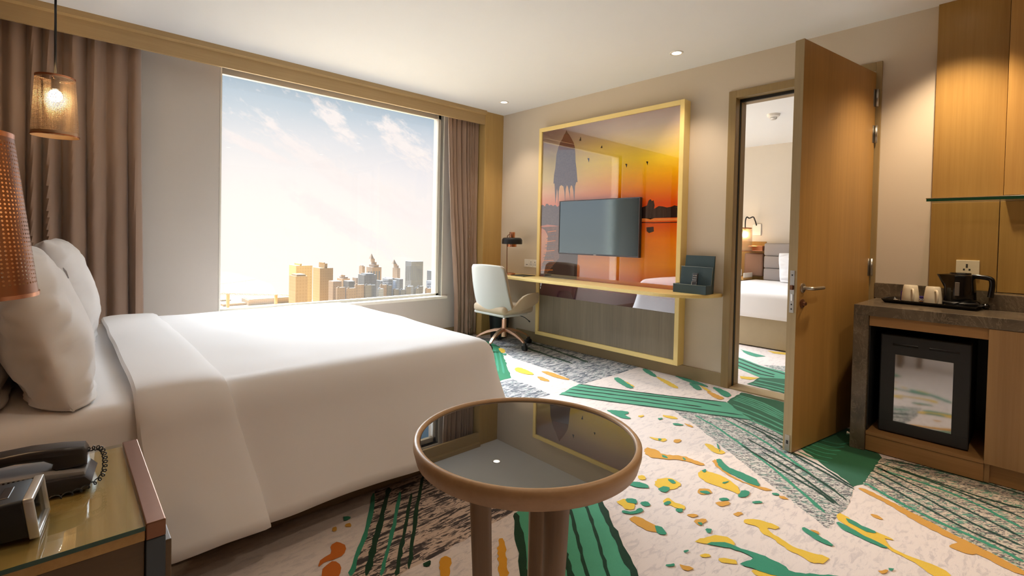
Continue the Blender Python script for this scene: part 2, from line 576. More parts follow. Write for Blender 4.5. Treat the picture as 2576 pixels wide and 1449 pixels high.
M['stone'] = stone('brown_marble')
CARPET = [
 ('teal',0,[(-841,-1921),(-675,-2272),(-530,-2552),(-345,-2867),(-457,-3069),(-579,-3146),(-653,-2961),(-804,-2706),(-1000,-2341),(-1172,-1998)]),
 ('green',0,[(-30,-2846),(-14,-3149),(-144,-3453),(-270,-3622),(-602,-3827),(-1034,-3828),(-1089,-3804),(-703,-3370),(-579,-3146),(-345,-2867)]),
 ('speck',0,[(-804,-2706),(-653,-2961),(-579,-3146),(-703,-3370),(-900,-3477),(-1099,-3806),(-1333,-3832),(-1576,-3826),(-1573,-3812),(-1459,-3648),(-1383,-3545),(-1229,-3330),(-1046,-3086),(-946,-2934)]),
 ('speckteal',0,[(-610,-3820),(-407,-4100),(-297,-4345),(-302,-4481),(-1288,-4505),(-1348,-4367),(-1293,-4284),(-1256,-4124),(-1106,-3952),(-1034,-3828)]),
 ('streakgrey',0,[(-372,-73),(55,-473),(85,-1374),(16,-1931),(-438,-1945),(-839,-1939),(-727,-1483),(-688,-981),(-555,-669)]),
 ('greenflat',0,[(-291,454),(-442,-431),(-494,-581),(-842,-1050),(-1154,-1467),(-1358,-1472),(-1423,-1092)]),
 ('streakgrey',0,[(-1521,-1382),(-1367,-1478),(-1172,-1510),(-1176,-1736),(-1209,-1955),(-1466,-1948),(-1768,-1703)]),
 ('streakdark',0,[(-2826,-2395),(-2697,-2385),(-2568,-2393),(-2568,-2597),(-2478,-2785),(-2411,-2925),(-2462,-2917),(-2571,-2913),(-2708,-2928),(-2846,-2935),(-2919,-2935),(-2979,-2938),(-3036,-2950),(-3098,-2976),(-3230,-2928),(-3142,-2839),(-2957,-2590)]),
 ('teal',0,[(-2462,-2917),(-2419,-2925),(-2278,-2986),(-2107,-3077),(-2221,-3219),(-2312,-3339),(-2413,-3469),(-2497,-3572),(-2791,-3317),(-2703,-3219),(-2577,-3064)]),
 ('dkgreen',0.022,[(-849,-1927),(-682,-2277),(-538,-2557),(-352,-2870)]),
 ('dkgreen',0.022,[(-925,-1945),(-731,-2310),(-543,-2645),(-466,-2889)]),
 ('dkgreen',0.022,[(-1007,-1960),(-796,-2354),(-668,-2629),(-588,-2804)]),
 ('dkgreen',0.022,[(-1084,-1982),(-925,-2286),(-724,-2661),(-529,-3063)]),
 ('dkgreen',0.022,[(-1164,-2000),(-993,-2336),(-798,-2702),(-570,-3137)]),
 ('teal',0.02,[(-114,-2860),(-164,-3047),(-290,-3240)]),
 ('teal',0.02,[(-150,-2864),(-202,-3051),(-326,-3252)]),
 ('teal',0.02,[(-185,-2867),(-240,-3054),(-361,-3264)]),
 ('teal',0.02,[(-220,-2871),(-276,-3058),(-395,-3275)]),
 ('teal',0.02,[(-254,-2874),(-312,-3061),(-429,-3286)]),
 ('teal',0.02,[(-367,-2925),(-421,-3106),(-523,-3317)]),
 ('teal',0.02,[(-465,-2980),(-517,-3154),(-601,-3343)]),
 ('teal',0.02,[(-558,-3031),(-607,-3199),(-676,-3368)]),
 ('tealgr',0.012,[(-863,-3493),(-895,-3582),(-889,-3647)]),
 ('tealgr',0.012,[(-803,-3496),(-835,-3586),(-817,-3647)]),
 ('tealgr',0.012,[(-758,-3486),(-773,-3591),(-742,-3647)]),
 ('tealgr',0.012,[(-694,-3490),(-710,-3596),(-664,-3647)]),
 ('tealgr',0.012,[(-646,-3479),(-645,-3602),(-583,-3646)]),
 ('tealgr',0.012,[(-579,-3483),(-577,-3607),(-499,-3646)]),
 ('dkgreen',0.016,[(-639,-3027),(-718,-3216),(-817,-3408)]),
 ('dkgreen',0.016,[(-633,-3093),(-704,-3264),(-761,-3389)]),
 ('dkgreen',0.016,[(-1022,-3253),(-1154,-3473),(-1267,-3687),(-1342,-3786)]),
 ('dkgreen',0.016,[(-905,-3237),(-1025,-3473),(-1147,-3676),(-1262,-3815)]),
 ('dkgreen',0.016,[(-764,-3285),(-925,-3485),(-1047,-3689),(-1120,-3811)]),
 ('dkgreen',0.016,[(-900,-3477),(-970,-3628),(-1099,-3806)]),
 ('dkgreen',0.016,[(-1021,-3361),(-1154,-3574),(-1341,-3806)]),
 ('tealgr',0.02,[(-679,-2973),(-876,-3327),(-1194,-3727)]),
 ('tealgr',0.02,[(-780,-2849),(-894,-3071),(-1197,-3488),(-1457,-3782)]),
 ('dkgreen',0.016,[(-746,-3815),(-855,-4013),(-956,-4209),(-1053,-4361)]),
 ('dkgreen',0.016,[(-890,-3821),(-1045,-4039),(-1158,-4224),(-1202,-4364)]),
 ('dkgreen',0.016,[(-602,-3827),(-544,-4113),(-558,-4351)]),
 ('dkgreen',0.016,[(-687,-3811),(-740,-4066),(-846,-4357)]),
 ('dkgreen',0.016,[(-679,-3872),(-743,-4194),(-741,-4355)]),
 ('dkgreen',0.016,[(-811,-3812),(-943,-4025),(-1070,-4218),(-1130,-4363)]),
 ('tealgr',0.02,[(-1006,-3830),(-1140,-4052),(-1218,-4280),(-1264,-4366)]),
 ('tealgr',0.02,[(-769,-3835),(-810,-4137),(-962,-4359)]),
 ('tealgr',0.02,[(-2837,-2402),(-2966,-2608),(-3071,-2741),(-3142,-2839)]),
 ('dkgreen',0.024,[(-2761,-2400),(-2884,-2571),(-3008,-2740),(-3102,-2873)]),
 ('tealgr',0.015,[(-2743,-2465),(-2859,-2634),(-2992,-2809),(-3065,-2905)]),
 ('dkgreen',0.016,[(-2710,-2509),(-2854,-2704),(-2961,-2847),(-3027,-2938)]),
 ('dkgreen',0.016,[(-2585,-2407),(-2741,-2607),(-2871,-2788),(-2977,-2935)]),
 ('dkgreen',0.03,[(-2464,-2923),(-2575,-3066),(-2701,-3220),(-2788,-3320)]),
 ('dkgreen',0.012,[(-2380,-2951),(-2455,-3045),(-2572,-3182),(-2713,-3343)]),
 ('dkgreen',0.016,[(-2248,-3026),(-2344,-3140),(-2463,-3275),(-2559,-3390)]),
 ('dkgreen',0.016,[(-2177,-3056),(-2286,-3189),(-2407,-3324),(-2507,-3435)]),
 ('dkgreen',0.032,[(-2107,-3077),(-2221,-3219),(-2312,-3339),(-2413,-3469),(-2480,-3546)]),
 ('dkgreen',0.024,[(-2484,-3202),(-2534,-3267),(-2603,-3352)]),
 ('tealgr',0.02,[(-631,-719),(-871,-1027),(-1115,-1335)]),
 ('tealgr',0.02,[(-610,-627),(-858,-945),(-1112,-1260)]),
 ('dkgreen',0.04,[(-273,-655),(-337,-1009),(-405,-1480)]),
 ('dkgreen',0.04,[(-67,-565),(-171,-1178),(-253,-1543)]),
 ('orange',0,[(-1103,-3814),(-1069,-3832),(-1121,-3955),(-1177,-4057),(-1232,-4160),(-1283,-4278),(-1339,-4367),(-1369,-4400),(-1374,-4325),(-1353,-4282),(-1333,-4252),(-1360,-4229),(-1367,-4174),(-1342,-4166),(-1285,-4192),(-1276,-4127),(-1228,-4034),(-1157,-3948)]),
 ('yellow',0,[(-1548,-3255),(-1488,-3249),(-1470,-3333),(-1497,-3415),(-1546,-3461),(-1587,-3478),(-1587,-3437),(-1590,-3370),(-1592,-3300)]),
 ('tealgr',0,[(-1494,-3251),(-1461,-3259),(-1491,-3278),(-1514,-3271)]),
 ('tealgr',0,[(-1597,-3470),(-1533,-3472),(-1524,-3501),(-1578,-3506),(-1620,-3491)]),
 ('tealgr',0,[(-1547,-3372),(-1489,-3394),(-1548,-3394)]),
 ('orange',0,[(-1369,-3239),(-1305,-3238),(-1393,-3298),(-1428,-3368),(-1458,-3458),(-1419,-3558),(-1453,-3554),(-1464,-3502),(-1454,-3370)]),
 ('tealgr',0,[(-1330,-3245),(-1286,-3254),(-1338,-3292),(-1363,-3349),(-1365,-3421),(-1375,-3472),(-1435,-3511),(-1453,-3481),(-1421,-3374),(-1403,-3302)]),
 ('yellow',0,[(-1163,-3104),(-1151,-3146),(-1182,-3181),(-1186,-3238),(-1227,-3242),(-1244,-3210),(-1222,-3149)]),
 ('tealgr',0,[(-1098,-3142),(-1135,-3175),(-1224,-3221),(-1186,-3193)]),
 ('orange',0,[(-1476,-2907),(-1455,-2984),(-1490,-3027),(-1410,-3109),(-1416,-3173),(-1418,-3238),(-1453,-3222),(-1460,-3136),(-1525,-3069),(-1578,-2983)]),
 ('tealgr',0,[(-1494,-3024),(-1485,-3046),(-1500,-3076),(-1518,-3055)]),
 ('tealgr',0,[(-1427,-3108),(-1449,-3145),(-1464,-3138)]),
 ('yellow',0,[(-1334,-2841),(-1312,-2899),(-1271,-2933),(-1325,-2953),(-1343,-2906)]),
 ('tealgr',0,[(-1316,-2896),(-1300,-2916),(-1338,-2927)]),
 ('orange',0,[(-1258,-2961),(-1217,-2995),(-1272,-3013),(-1296,-2993)]),
 ('yellow',0,[(-1764,-3155),(-1710,-3166),(-1685,-3210),(-1707,-3259),(-1766,-3264),(-1812,-3235),(-1822,-3185)]),
 ('tealgr',0,[(-1716,-3184),(-1692,-3204),(-1719,-3238),(-1739,-3221)]),
 ('tealgr',0,[(-1827,-3202),(-1778,-3215),(-1778,-3243),(-1825,-3252),(-1846,-3228)]),
 ('tealgr',0,[(-1891,-3082),(-1850,-3105),(-1826,-3159),(-1864,-3177),(-1894,-3134),(-1906,-3102)]),
 ('yellow',0,[(-1804,-3075),(-1761,-3088),(-1787,-3124),(-1825,-3109)]),
 ('orange',0,[(-1691,-3327),(-1647,-3354),(-1657,-3388),(-1709,-3375),(-1727,-3350)]),
 ('tealgr',0,[(-1712,-3342),(-1670,-3356),(-1671,-3387),(-1703,-3380)]),
 ('yellow',0,[(-2064,-3144),(-2014,-3157),(-2015,-3195),(-2053,-3238),(-2088,-3217),(-2079,-3169)]),
 ('tealgr',0,[(-2024,-3158),(-1983,-3183),(-2010,-3219),(-2040,-3193)]),
 ('tealgr',0,[(-2109,-3199),(-2083,-3240),(-2023,-3245),(-2044,-3272),(-2097,-3258),(-2124,-3223)]),
 ('tealgr',0,[(-1997,-3220),(-1960,-3232),(-1980,-3263),(-2010,-3246)]),
 ('yellow',0,[(-1927,-3280),(-1853,-3277),(-1880,-3310),(-1864,-3352),(-1898,-3379),(-1915,-3346),(-1906,-3316)]),
 ('tealgr',0,[(-1924,-3291),(-1885,-3295),(-1890,-3311),(-1931,-3304)]),
 ('tealgr',0,[(-1934,-3348),(-1897,-3362),(-1911,-3377),(-1941,-3369)]),
 ('orange',0,[(-1738,-3430),(-1681,-3469),(-1697,-3484),(-1763,-3466)]),
 ('tealgr',0,[(-1703,-3431),(-1665,-3446),(-1670,-3469),(-1704,-3455)]),
 ('orange',0,[(-1770,-3524),(-1729,-3537),(-1742,-3557),(-1782,-3544)]),
 ('tealgr',0,[(-1621,-3539),(-1576,-3553),(-1575,-3579),(-1614,-3559)]),
 ('tealgr',0,[(-1463,-3569),(-1438,-3584),(-1448,-3603),(-1474,-3585)]),
 ('orange',0,[(-1458,-3598),(-1444,-3624),(-1462,-3641),(-1482,-3618)]),
 ('orange',0,[(-2137,-3254),(-2098,-3267),(-2094,-3325),(-2100,-3370),(-2143,-3383),(-2155,-3338),(-2151,-3277)]),
 ('tealgr',0,[(-2095,-3354),(-2089,-3387),(-2119,-3424),(-2138,-3400),(-2130,-3376)]),
 ('orange',0,[(-1930,-3400),(-1889,-3423),(-1897,-3439),(-1933,-3422)]),
 ('orange',0,[(-1945,-3436),(-1892,-3464),(-1914,-3479),(-1971,-3472)]),
 ('tealgr',0,[(-1949,-3457),(-1932,-3472),(-1956,-3480)]),
 ('tealgr',0,[(-1966,-3500),(-1940,-3517),(-1970,-3528),(-1987,-3514)]),
 ('yellow',0,[(-1783,-3574),(-1752,-3583),(-1726,-3631),(-1716,-3690),(-1744,-3693),(-1768,-3654),(-1790,-3682),(-1810,-3742),(-1823,-3802),(-1781,-3880),(-1833,-3887),(-1879,-3848),(-1858,-3813),(-1852,-3749),(-1823,-3701),(-1824,-3654),(-1784,-3632),(-1804,-3590)]),
 ('yellow',0,[(-2081,-3502),(-1991,-3541),(-1968,-3545),(-1948,-3593),(-1978,-3627),(-2010,-3599),(-2068,-3535)]),
 ('tealgr',0,[(-2068,-3535),(-1987,-3589),(-1980,-3667),(-1961,-3724),(-1965,-3787),(-1987,-3818),(-1944,-3867),(-1857,-3954),(-1929,-3950),(-2032,-3838),(-2050,-3775),(-2074,-3705),(-2079,-3676),(-2008,-3711),(-1996,-3667),(-2021,-3604)]),
 ('yellow',0,[(-2140,-3557),(-2109,-3577),(-2114,-3599),(-2149,-3576)]),
 ('yellow',0,[(-2112,-3615),(-2079,-3637),(-2064,-3669),(-2089,-3673),(-2119,-3641)]),
 ('yellow',0,[(-2079,-3713),(-2045,-3755),(-2021,-3806),(-2065,-3809),(-2099,-3745)]),
 ('tealgr',0,[(-2289,-3507),(-2258,-3521),(-2257,-3535),(-2288,-3518)]),
 ('orange',0,[(-2250,-3535),(-2227,-3560),(-2225,-3593),(-2261,-3571)]),
 ('tealgr',0,[(-2164,-3509),(-2138,-3524),(-2168,-3526)]),
 ('yellow',0,[(-1442,-3821),(-1406,-3826),(-1430,-3867),(-1458,-3935),(-1460,-4012),(-1476,-4021),(-1488,-3988),(-1546,-4027),(-1548,-4107),(-1548,-4172),(-1574,-4194),(-1613,-4212),(-1638,-4168),(-1587,-4112),(-1573,-4058),(-1545,-3999),(-1513,-3904),(-1489,-3843)]),
 ('tealgr',0,[(-1496,-3828),(-1504,-3871),(-1528,-3938),(-1542,-4015),(-1564,-4013),(-1557,-3944),(-1542,-3855)]),
 ('tealgr',0,[(-1437,-3843),(-1434,-3881),(-1454,-3922),(-1460,-3966),(-1489,-3953),(-1477,-3878)]),
 ('tealgr',0,[(-1664,-3751),(-1643,-3761),(-1667,-3819),(-1687,-3876),(-1711,-3867),(-1701,-3797)]),
 ('orange',0,[(-1651,-3770),(-1631,-3803),(-1660,-3817)]),
 ('orange',0,[(-1317,-3910),(-1301,-3942),(-1331,-3960),(-1344,-3931)]),
 ('orange',0,[(-1737,-4021),(-1698,-4042),(-1738,-4039),(-1752,-4026)]),
 ('tealgr',0,[(-1703,-4038),(-1678,-4060),(-1710,-4055)]),
 ('tealgr',0,[(-504,-1998),(-435,-2013),(-516,-2131),(-583,-2259),(-636,-2246),(-592,-2132)]),
 ('yellow',0,[(-475,-2067),(-514,-2164),(-571,-2268),(-565,-2214)]),
 ('tealgr',0,[(-48,-1982),(-8,-2012),(-164,-2214),(-201,-2185),(-127,-2068)]),
 ('yellow',0,[(-140,-2165),(-234,-2386),(-322,-2497),(-346,-2449),(-248,-2280)]),
 ('tealgr',0,[(-117,-2449),(-105,-2520),(-198,-2626),(-265,-2601)]),
 ('orange',0,[(-209,-2646),(-229,-2741),(-281,-2832),(-345,-2821),(-304,-2734)]),
 ('tealgr',0,[(-15,-2263),(-18,-2397),(-46,-2536),(-107,-2640),(-117,-2541),(-92,-2404)]),
 ('tealgr',0,[(-60,-2618),(-85,-2745),(-174,-2839),(-260,-2823),(-175,-2729)]),
 ('yellow',0,[(-94,-2529),(-152,-2633),(-208,-2703),(-209,-2646)]),
 ('tealgr',0,[(-1156,-2410),(-1071,-2525),(-1096,-2556),(-1147,-2549),(-1161,-2628),(-1211,-2579),(-1185,-2475)]),
 ('yellow',0,[(-1096,-2611),(-1035,-2640),(-1096,-2653)]),
 ('tealgr',0,[(-1037,-2722),(-985,-2743),(-1052,-2757)]),
 ('yellow',0,[(-959,-2702),(-909,-2764),(-932,-2828),(-972,-2775)]),
 ('tealgr',0,[(-1026,-2830),(-992,-2885),(-1028,-2893),(-1054,-2846)]),
 ('orange',0,[(-966,-2859),(-975,-2948),(-1006,-2941)]),
 ('yellow',0,[(-943,-1269),(-876,-1266),(-898,-1437),(-943,-1529),(-990,-1467),(-996,-1360)]),
 ('orange',0,[(-821,-1471),(-773,-1535),(-789,-1700),(-815,-1822),(-864,-1737),(-850,-1577)]),
 ('orange',0,[(-962,-1563),(-933,-1610),(-968,-1746),(-1022,-1681)]),
 ('yellow',0,[(-518,-568),(-512,-685),(-636,-803),(-649,-759)]),
 ('tealgr',0,[(-685,-800),(-615,-819),(-697,-891)]),
 ('dkgreen',0,[(-2925,-2940),(-2892,-2948),(-2914,-2974),(-2932,-2964)]),
 ('tealgr',0,[(-3023,-2494),(-3000,-2497),(-2994,-2519),(-3022,-2528)]),
 ('orange',0,[(-3083,-2533),(-3062,-2539),(-3072,-2568),(-3087,-2562)]),
 ('orange',0,[(-3035,-2549),(-3011,-2550),(-3018,-2577),(-3038,-2570)]),
 ('dkorange',0,[(-3133,-2633),(-3094,-2632),(-3090,-2681),(-3115,-2725),(-3150,-2726),(-3176,-2714),(-3213,-2731),(-3181,-2688),(-3141,-2681)]),
 ('dkorange',0,[(-3195,-2737),(-3150,-2726),(-3143,-2772),(-3171,-2813),(-3212,-2851),(-3219,-2772)]),
 ('orange2',0,[(-2872,-2965),(-2837,-2959),(-2841,-2992),(-2890,-3056),(-2928,-3080),(-2908,-3013)]),
 ('orange2',0,[(-2634,-3004),(-2611,-3024),(-2672,-3096),(-2740,-3186),(-2794,-3239),(-2789,-3191)]),
 ('teal',0,[(1222,-2228),(1137,-2315),(943,-2613),(879,-2868),(861,-2996),(405,-3134),(656,-2942),(513,-2775),(681,-2503),(906,-2281)]),
 ('green',0,[(513,-2775),(656,-2942),(576,-3082),(98,-3227),(200,-3081),(231,-2782)]),
 ('dkgreen',0.03,[(1073,-2339),(888,-2634),(802,-2894)]),
 ('dkgreen',0.03,[(926,-2401),(756,-2683),(708,-2820)]),
 ('dkgreen',0.03,[(787,-2459),(631,-2730),(636,-2845)]),
 ('teal',0.03,[(435,-2793),(453,-2909),(451,-3007)]),
 ('teal',0.03,[(341,-2795),(337,-2950),(325,-3048)]),
 ('teal',0.03,[(262,-2792),(264,-2975),(246,-3074)]),
 ('speck',0,[(993,-2620),(1134,-2795),(887,-2875),(914,-2747)]),
 ('tealgr',0,[(1500,-2199),(1448,-2323),(1381,-2503),(1265,-2451),(1344,-2322)]),
 ('yellow',0,[(420,-2647),(503,-2767),(377,-2747),(362,-2683)]),
 ('yellow',0,[(1670,-2412),(1737,-2585),(1631,-2620),(1590,-2511)]),
]

# ceiling downlights, the last five unseen and added for fill: label, x, y, power, aim (x, y offset per metre down), cone
LIGHTS = [
    ('lit ceiling downlight near the corner above the desk chair', -0.389, -0.437, 30, (0.06, 0.0), 84),
    ('lit ceiling downlight above the right side of the framed panel', -0.399, -2.433, 40, (0.06, 0.0), 88),
    ('ceiling downlight above the minibar counter', -0.36, -4.02, 105, (0.05, 0.0), 88),
    ('unseen fill light added over the side table', -3.15, -3.55, 20, (0, 0), 130),
    ('unseen fill light added beside the open door', -1.75, -4.55, 45, (0, 0), 130),
    ('unseen fill light added behind the camera by the bed-head wall', -3.6, -5.3, 20, (0, 0), 130),
    ('unseen fill light added in the entry behind the camera', -1.6, -6.1, 40, (0, 0), 130),
    ('unseen fill light added in the adjoining room', 1.5, -3.9, 60, (0, 0), 130),
]

# ------------------------------------------------------------------ carpet
def carpet_mat(name, build):
    m, k = new_mat(name)
    c = k.n('ShaderNodeTexCoord').outputs['Object']
    pile = k.noise(c, 420, 2, 0.7)
    col = build(k, c)
    shade = k.math('MULTIPLY_ADD', pile, 0.30, 0.85)
    gr = k.n('ShaderNodeCombineColor', {0: shade, 1: shade, 2: shade}).outputs[0]
    col = k.mix(1.0, col, gr, 'MULTIPLY')
    finish(k, col, 0.95, 0, 0.1, pile, 0.5, 0.003, **{'Sheen Weight': 0.15})
    return m


def c_flat(col, var=0.08):
    def f(k, c):
        n = k.noise(c, 9, 3, 0.6)
        return k.mix(n, tuple(x * (1 - var) for x in col[:3]) + (1,), tuple(x * (1 + var) for x in col[:3]) + (1,))
    return f


def c_cream(k, c):
    n = k.noise(k.mapping(c, scale=(14, 42, 1)), 1.0, 5, 0.7, 0.8)
    n2 = k.noise(c, 2.2, 2, 0.5)
    f = k.ramp(n, [(0.50, (0, 0, 0, 1)), (0.62, (1, 1, 1, 1))])
    f = k.math('MULTIPLY', f, k.math('MULTIPLY_ADD', n2, 0.9, 0.0))
    return k.mix(f, srgb(226, 212, 204), srgb(178, 166, 166))


def c_streak(base, dark, mid, lo, sx=9, sy=52):
    def f(k, c):
        n = k.noise(k.mapping(c, scale=(sx, sy, 1)), 1.0, 4, 0.65, 1.2)
        g = k.ramp(n, [(lo, (0, 0, 0, 1)), (lo + 0.04, (1, 1, 1, 1))])
        n2 = k.noise(k.mapping(c, scale=(sx * 1.6, sy * 0.8, 1)), 1.3, 3, 0.6, 1.0)
        h = k.ramp(n2, [(0.55, (0, 0, 0, 1)), (0.60, (1, 1, 1, 1))])
        return k.mix(g, k.mix(h, base, mid), dark)
    return f


def c_speck(base, dark, mid, rot, lo=0.50):
    def f(k, c):
        v = k.mapping(c, rot=(0, 0, rot))
        n = k.noise(k.mapping(v, scale=(34, 78, 1)), 1.0, 3, 0.6, 1.6)
        g = k.ramp(n, [(lo, (0, 0, 0, 1)), (lo + 0.04, (1, 1, 1, 1))])
        n2 = k.noise(k.mapping(v, loc=(3, 1, 0), scale=(20, 60, 1)), 1.0, 3, 0.6, 1.0)
        h = k.ramp(n2, [(0.56, (0, 0, 0, 1)), (0.60, (1, 1, 1, 1))])
        return k.mix(h, k.mix(g, base, dark), mid)
    return f


CM = {
    'base': carpet_mat('carpet_cream', c_cream),
    'teal': carpet_mat('carpet_teal', c_flat(srgb(78, 156, 122))),
    'tealgr': carpet_mat('carpet_sea_green', c_flat(srgb(52, 138, 106))),
    'green': carpet_mat('carpet_green', c_flat(srgb(32, 92, 60))),
    'greenflat': carpet_mat('carpet_emerald', c_flat(srgb(30, 118, 78))),
    'dkgreen': carpet_mat('carpet_bottle_green', c_flat(srgb(18, 56, 34))),
    'yellow': carpet_mat('carpet_yellow', c_flat(srgb(224, 184, 56))),
    'orange': carpet_mat('carpet_ochre', c_flat(srgb(206, 150, 56))),
    'orange2': carpet_mat('carpet_amber', c_flat(srgb(214, 150, 40))),
    'dkorange': carpet_mat('carpet_rust', c_flat(srgb(196, 104, 30))),
    'speck': carpet_mat('carpet_grey_fleck', c_speck(srgb(206, 200, 192), srgb(98, 94, 96), srgb(96, 128, 118), 0.9)),
    'speckteal': carpet_mat('carpet_green_fleck', c_speck(srgb(206, 190, 170), srgb(88, 84, 82), srgb(88, 142, 118), 0.9)),
    'streakgrey': carpet_mat('carpet_grey_streak', c_streak(srgb(190, 186, 184), srgb(84, 88, 96), srgb(120, 136, 132), 0.49)),
    'streakdark': carpet_mat('carpet_brown_streak', c_streak(srgb(204, 180, 162), srgb(66, 58, 58), srgb(120, 106, 100), 0.50)),
}
CKEYS = list(CM)


def jag(pts, closed, step=0.025, amp=0.006):
    out = []
    n = len(pts)
    rng = range(n) if closed else range(n - 1)
    for i in rng:
        a, b = Vector(pts[i]), Vector(pts[(i + 1) % n])
        L = (b - a).length
        m = max(1, int(L / step))
        nr = Vector((-(b - a).y, (b - a).x)) / max(L, 1e-6)
        for j in range(m):
            out.append(a.lerp(b, j / m) + nr * random.uniform(-amp, amp))
    if not closed:
        out.append(Vector(pts[-1]))
    return out


def smooth_closed(pts):
    out = []
    n = len(pts)
    for i in range(n):
        a, b, c = Vector(pts[i - 1]), Vector(pts[i]), Vector(pts[(i + 1) % n])
        out += [b.lerp(a, 0.25), b.lerp(c, 0.25)]
    return out


def build_floor():
    bm = bmesh.new()

    def quad(x0, y0, x1, y1):
        bm.faces.new([bm.verts.new((x, y, 0)) for x, y in ((x0, y0), (x1, y0), (x1, y1), (x0, y1))])
    quad(-4.25, -7.0, 0.0, 0.3)
    quad(0.0, -3.62, 0.14, -2.70)
    zl = 0.0
    zone = ('teal', 'green', 'speck', 'speckteal', 'streakgrey', 'greenflat', 'streakdark')
    for idx, (m, w, p) in enumerate(CARPET):
        pts = [(x / 1000, y / 1000) for x, y in p]
        if sum(q[0] for q in pts) / len(pts) > 0.3:
            continue
        mi = CKEYS.index(m)
        if w:
            zl = 0.0014 + 0.00001 * (idx % 7)
            mid = [Vector((q.x, q.y)) for q in spline([(a, b, 0) for a, b in pts], 5)]
            mid = jag(mid, False, 0.05, 0.0)
            left, right = [], []
            for i, q in enumerate(mid):
                d = (mid[min(i + 1, len(mid) - 1)] - mid[max(i - 1, 0)]).normalized()
                nr = Vector((-d.y, d.x))
                ww = w * 0.5 * (1 if 0 < i < len(mid) - 1 else 0.3)
                left.append(q + nr * (ww * random.uniform(0.55, 1.3)))
                right.append(q - nr * (ww * random.uniform(0.55, 1.3)))
            for i in range(len(mid) - 1):
                f = bm.faces.new([bm.verts.new((v.x, v.y, zl)) for v in (left[i], left[i + 1], right[i + 1], right[i])])
                f.material_index = mi
        else:
            if m in zone:
                zl = 0.0006 + 0.00001 * (idx % 9)
                o = jag(pts, True, 0.03, 0.006)
            else:
                zl = 0.0020 + 0.00012 * (idx % 5) + (0.0008 if m == 'tealgr' else 0)
                o = jag(smooth_closed(pts), True, 0.014, 0.004)
            f = bm.faces.new([bm.verts.new((v.x, v.y, zl)) for v in o])
            f.material_index = mi
            bmesh.ops.triangulate(bm, faces=[f])
    for f in bm.faces:
        f.normal_update()
        if f.normal.z < 0:
            f.normal_flip()
    me = bpy.data.meshes.new('floor')
    bm.to_mesh(me)
    bm.free()
    for c in CKEYS:
        me.materials.append(CM[c])
    o = bpy.data.objects.new('floor', me)
    link(o, None, (0, 0, 0))
    o['kind'] = 'structure'
    # adjoining room floor
    bm = bmesh.new()
    bm.faces.new([bm.verts.new(p) for p in ((0.14, -6, -0.001), (3.95, -6, -0.001), (3.95, 0.3, -0.001), (0.14, 0.3, -0.001))])
    for idx, (m, w, p) in enumerate(CARPET):
        pts = [(x / 1000, y / 1000) for x, y in p]
        if sum(q[0] for q in pts) / len(pts) <= 0.3:
            continue
        pts = [(max(0.141, a), b) for a, b in pts]
        mi = CKEYS.index(m)
        if w:
            for i in range(len(pts) - 1):
                a, b = Vector(pts[i]), Vector(pts[i + 1])
                d = (b - a).normalized()
                nr = Vector((-d.y, d.x)) * w * 0.5
                f = bm.faces.new([bm.verts.new((v.x, v.y, 0.0014)) for v in (a + nr, b + nr, b - nr, a - nr)])
                f.material_index = mi
        else:
            f = bm.faces.new([bm.verts.new((v.x, v.y, 0.0005 + 0.00005 * (idx % 9))) for v in jag(pts, True, 0.05, 0.008)])
            f.material_index = mi
            bmesh.ops.triangulate(bm, faces=[f])
    for f in bm.faces:
        f.normal_update()
        if f.normal.z < 0:
            f.normal_flip()
    me = bpy.data.meshes.new('floor_adjoining')
    bm.to_mesh(me)
    bm.free()
    for c in CKEYS:
        me.materials.append(CM[c])
    o = bpy.data.objects.new('floor_adjoining', me)
    link(o, None, (0, 0, 0))
    o['kind'] = 'structure'


build_floor()

# ------------------------------------------------------------------ room shell
ZC = 2.583          # ceiling
YW = 0.22           # window wall face
WX0, WX1, WZ0, WZ1 = -2.89, -0.70, 0.47, 2.505   # window opening
XL = -4.25          # bed-head wall
YB = -7.0           # wall behind the camera
# wall with the window (one mesh around the opening)
bm = bmesh.new()
box(bm, (XL - .2, YW, 0), (WX0, YW + .2, ZC))
box(bm, (WX1, YW, 0), (0.0, YW + .2, ZC))
box(bm, (WX0, YW, 0), (WX1, YW + .2, WZ0 - 0.03))
box(bm, (WX0, YW, WZ1), (WX1, YW + .2, ZC))
struct('wall_window', bm, M['panel_grey'])
# television wall, with the doorway
DY0, DY1, DZ = -2.72, -3.63, 2.275
bm = bmesh.new()
box(bm, (0, DY0, 0), (0.14, 0.42, ZC))
box(bm, (0, YB, 0), (0.14, DY1, ZC))
box(bm, (0, DY1, DZ), (0.14, DY0, ZC))
struct('wall_television', bm, M['wallpaper'])
struct('wall_bedhead', B((XL - .2, YB, 0), (XL, YW, ZC)), M['bedhead_wood'])
struct('wall_rear', B((XL - .2, YB - .2, 0), (0.14, YB, ZC)), M['door_oak'])
struct('ceiling', B((XL - .2, YB - .2, ZC), (0.14, YW + .2, ZC + .15)), M['paint'])
# skirting
bm = B((-0.014, DY0 + 0.045, 0), (0, -0.30, 0.105), 0.003)
struct('baseboard_television', bm, M['skirting'])
bm = B((XL, YW - 0.014, 0), (0.0, YW, 0.10), 0.003)
struct('baseboard_window', bm, M['skirting'])
# pelmet (curtain box fascia) and wooden pier in the corner
bm = bmesh.new()
prism(bm, [(0.0, 2.430), (0.0, 2.535), (-0.03, 2.545), (-0.03, ZC), (0.025, ZC), (0.025, 2.430)], XL, -0.285, 'x')
struct('trim_1', bm, M['oak'])
bm = bmesh.new()
box(bm, (-0.285, -0.002, 0), (-0.262, 0.20, ZC), 0.002)
box(bm, (-0.262, 0.006, 0), (-0.001, 0.21, ZC))
struct('trim_2', bm, M['oak_z'])

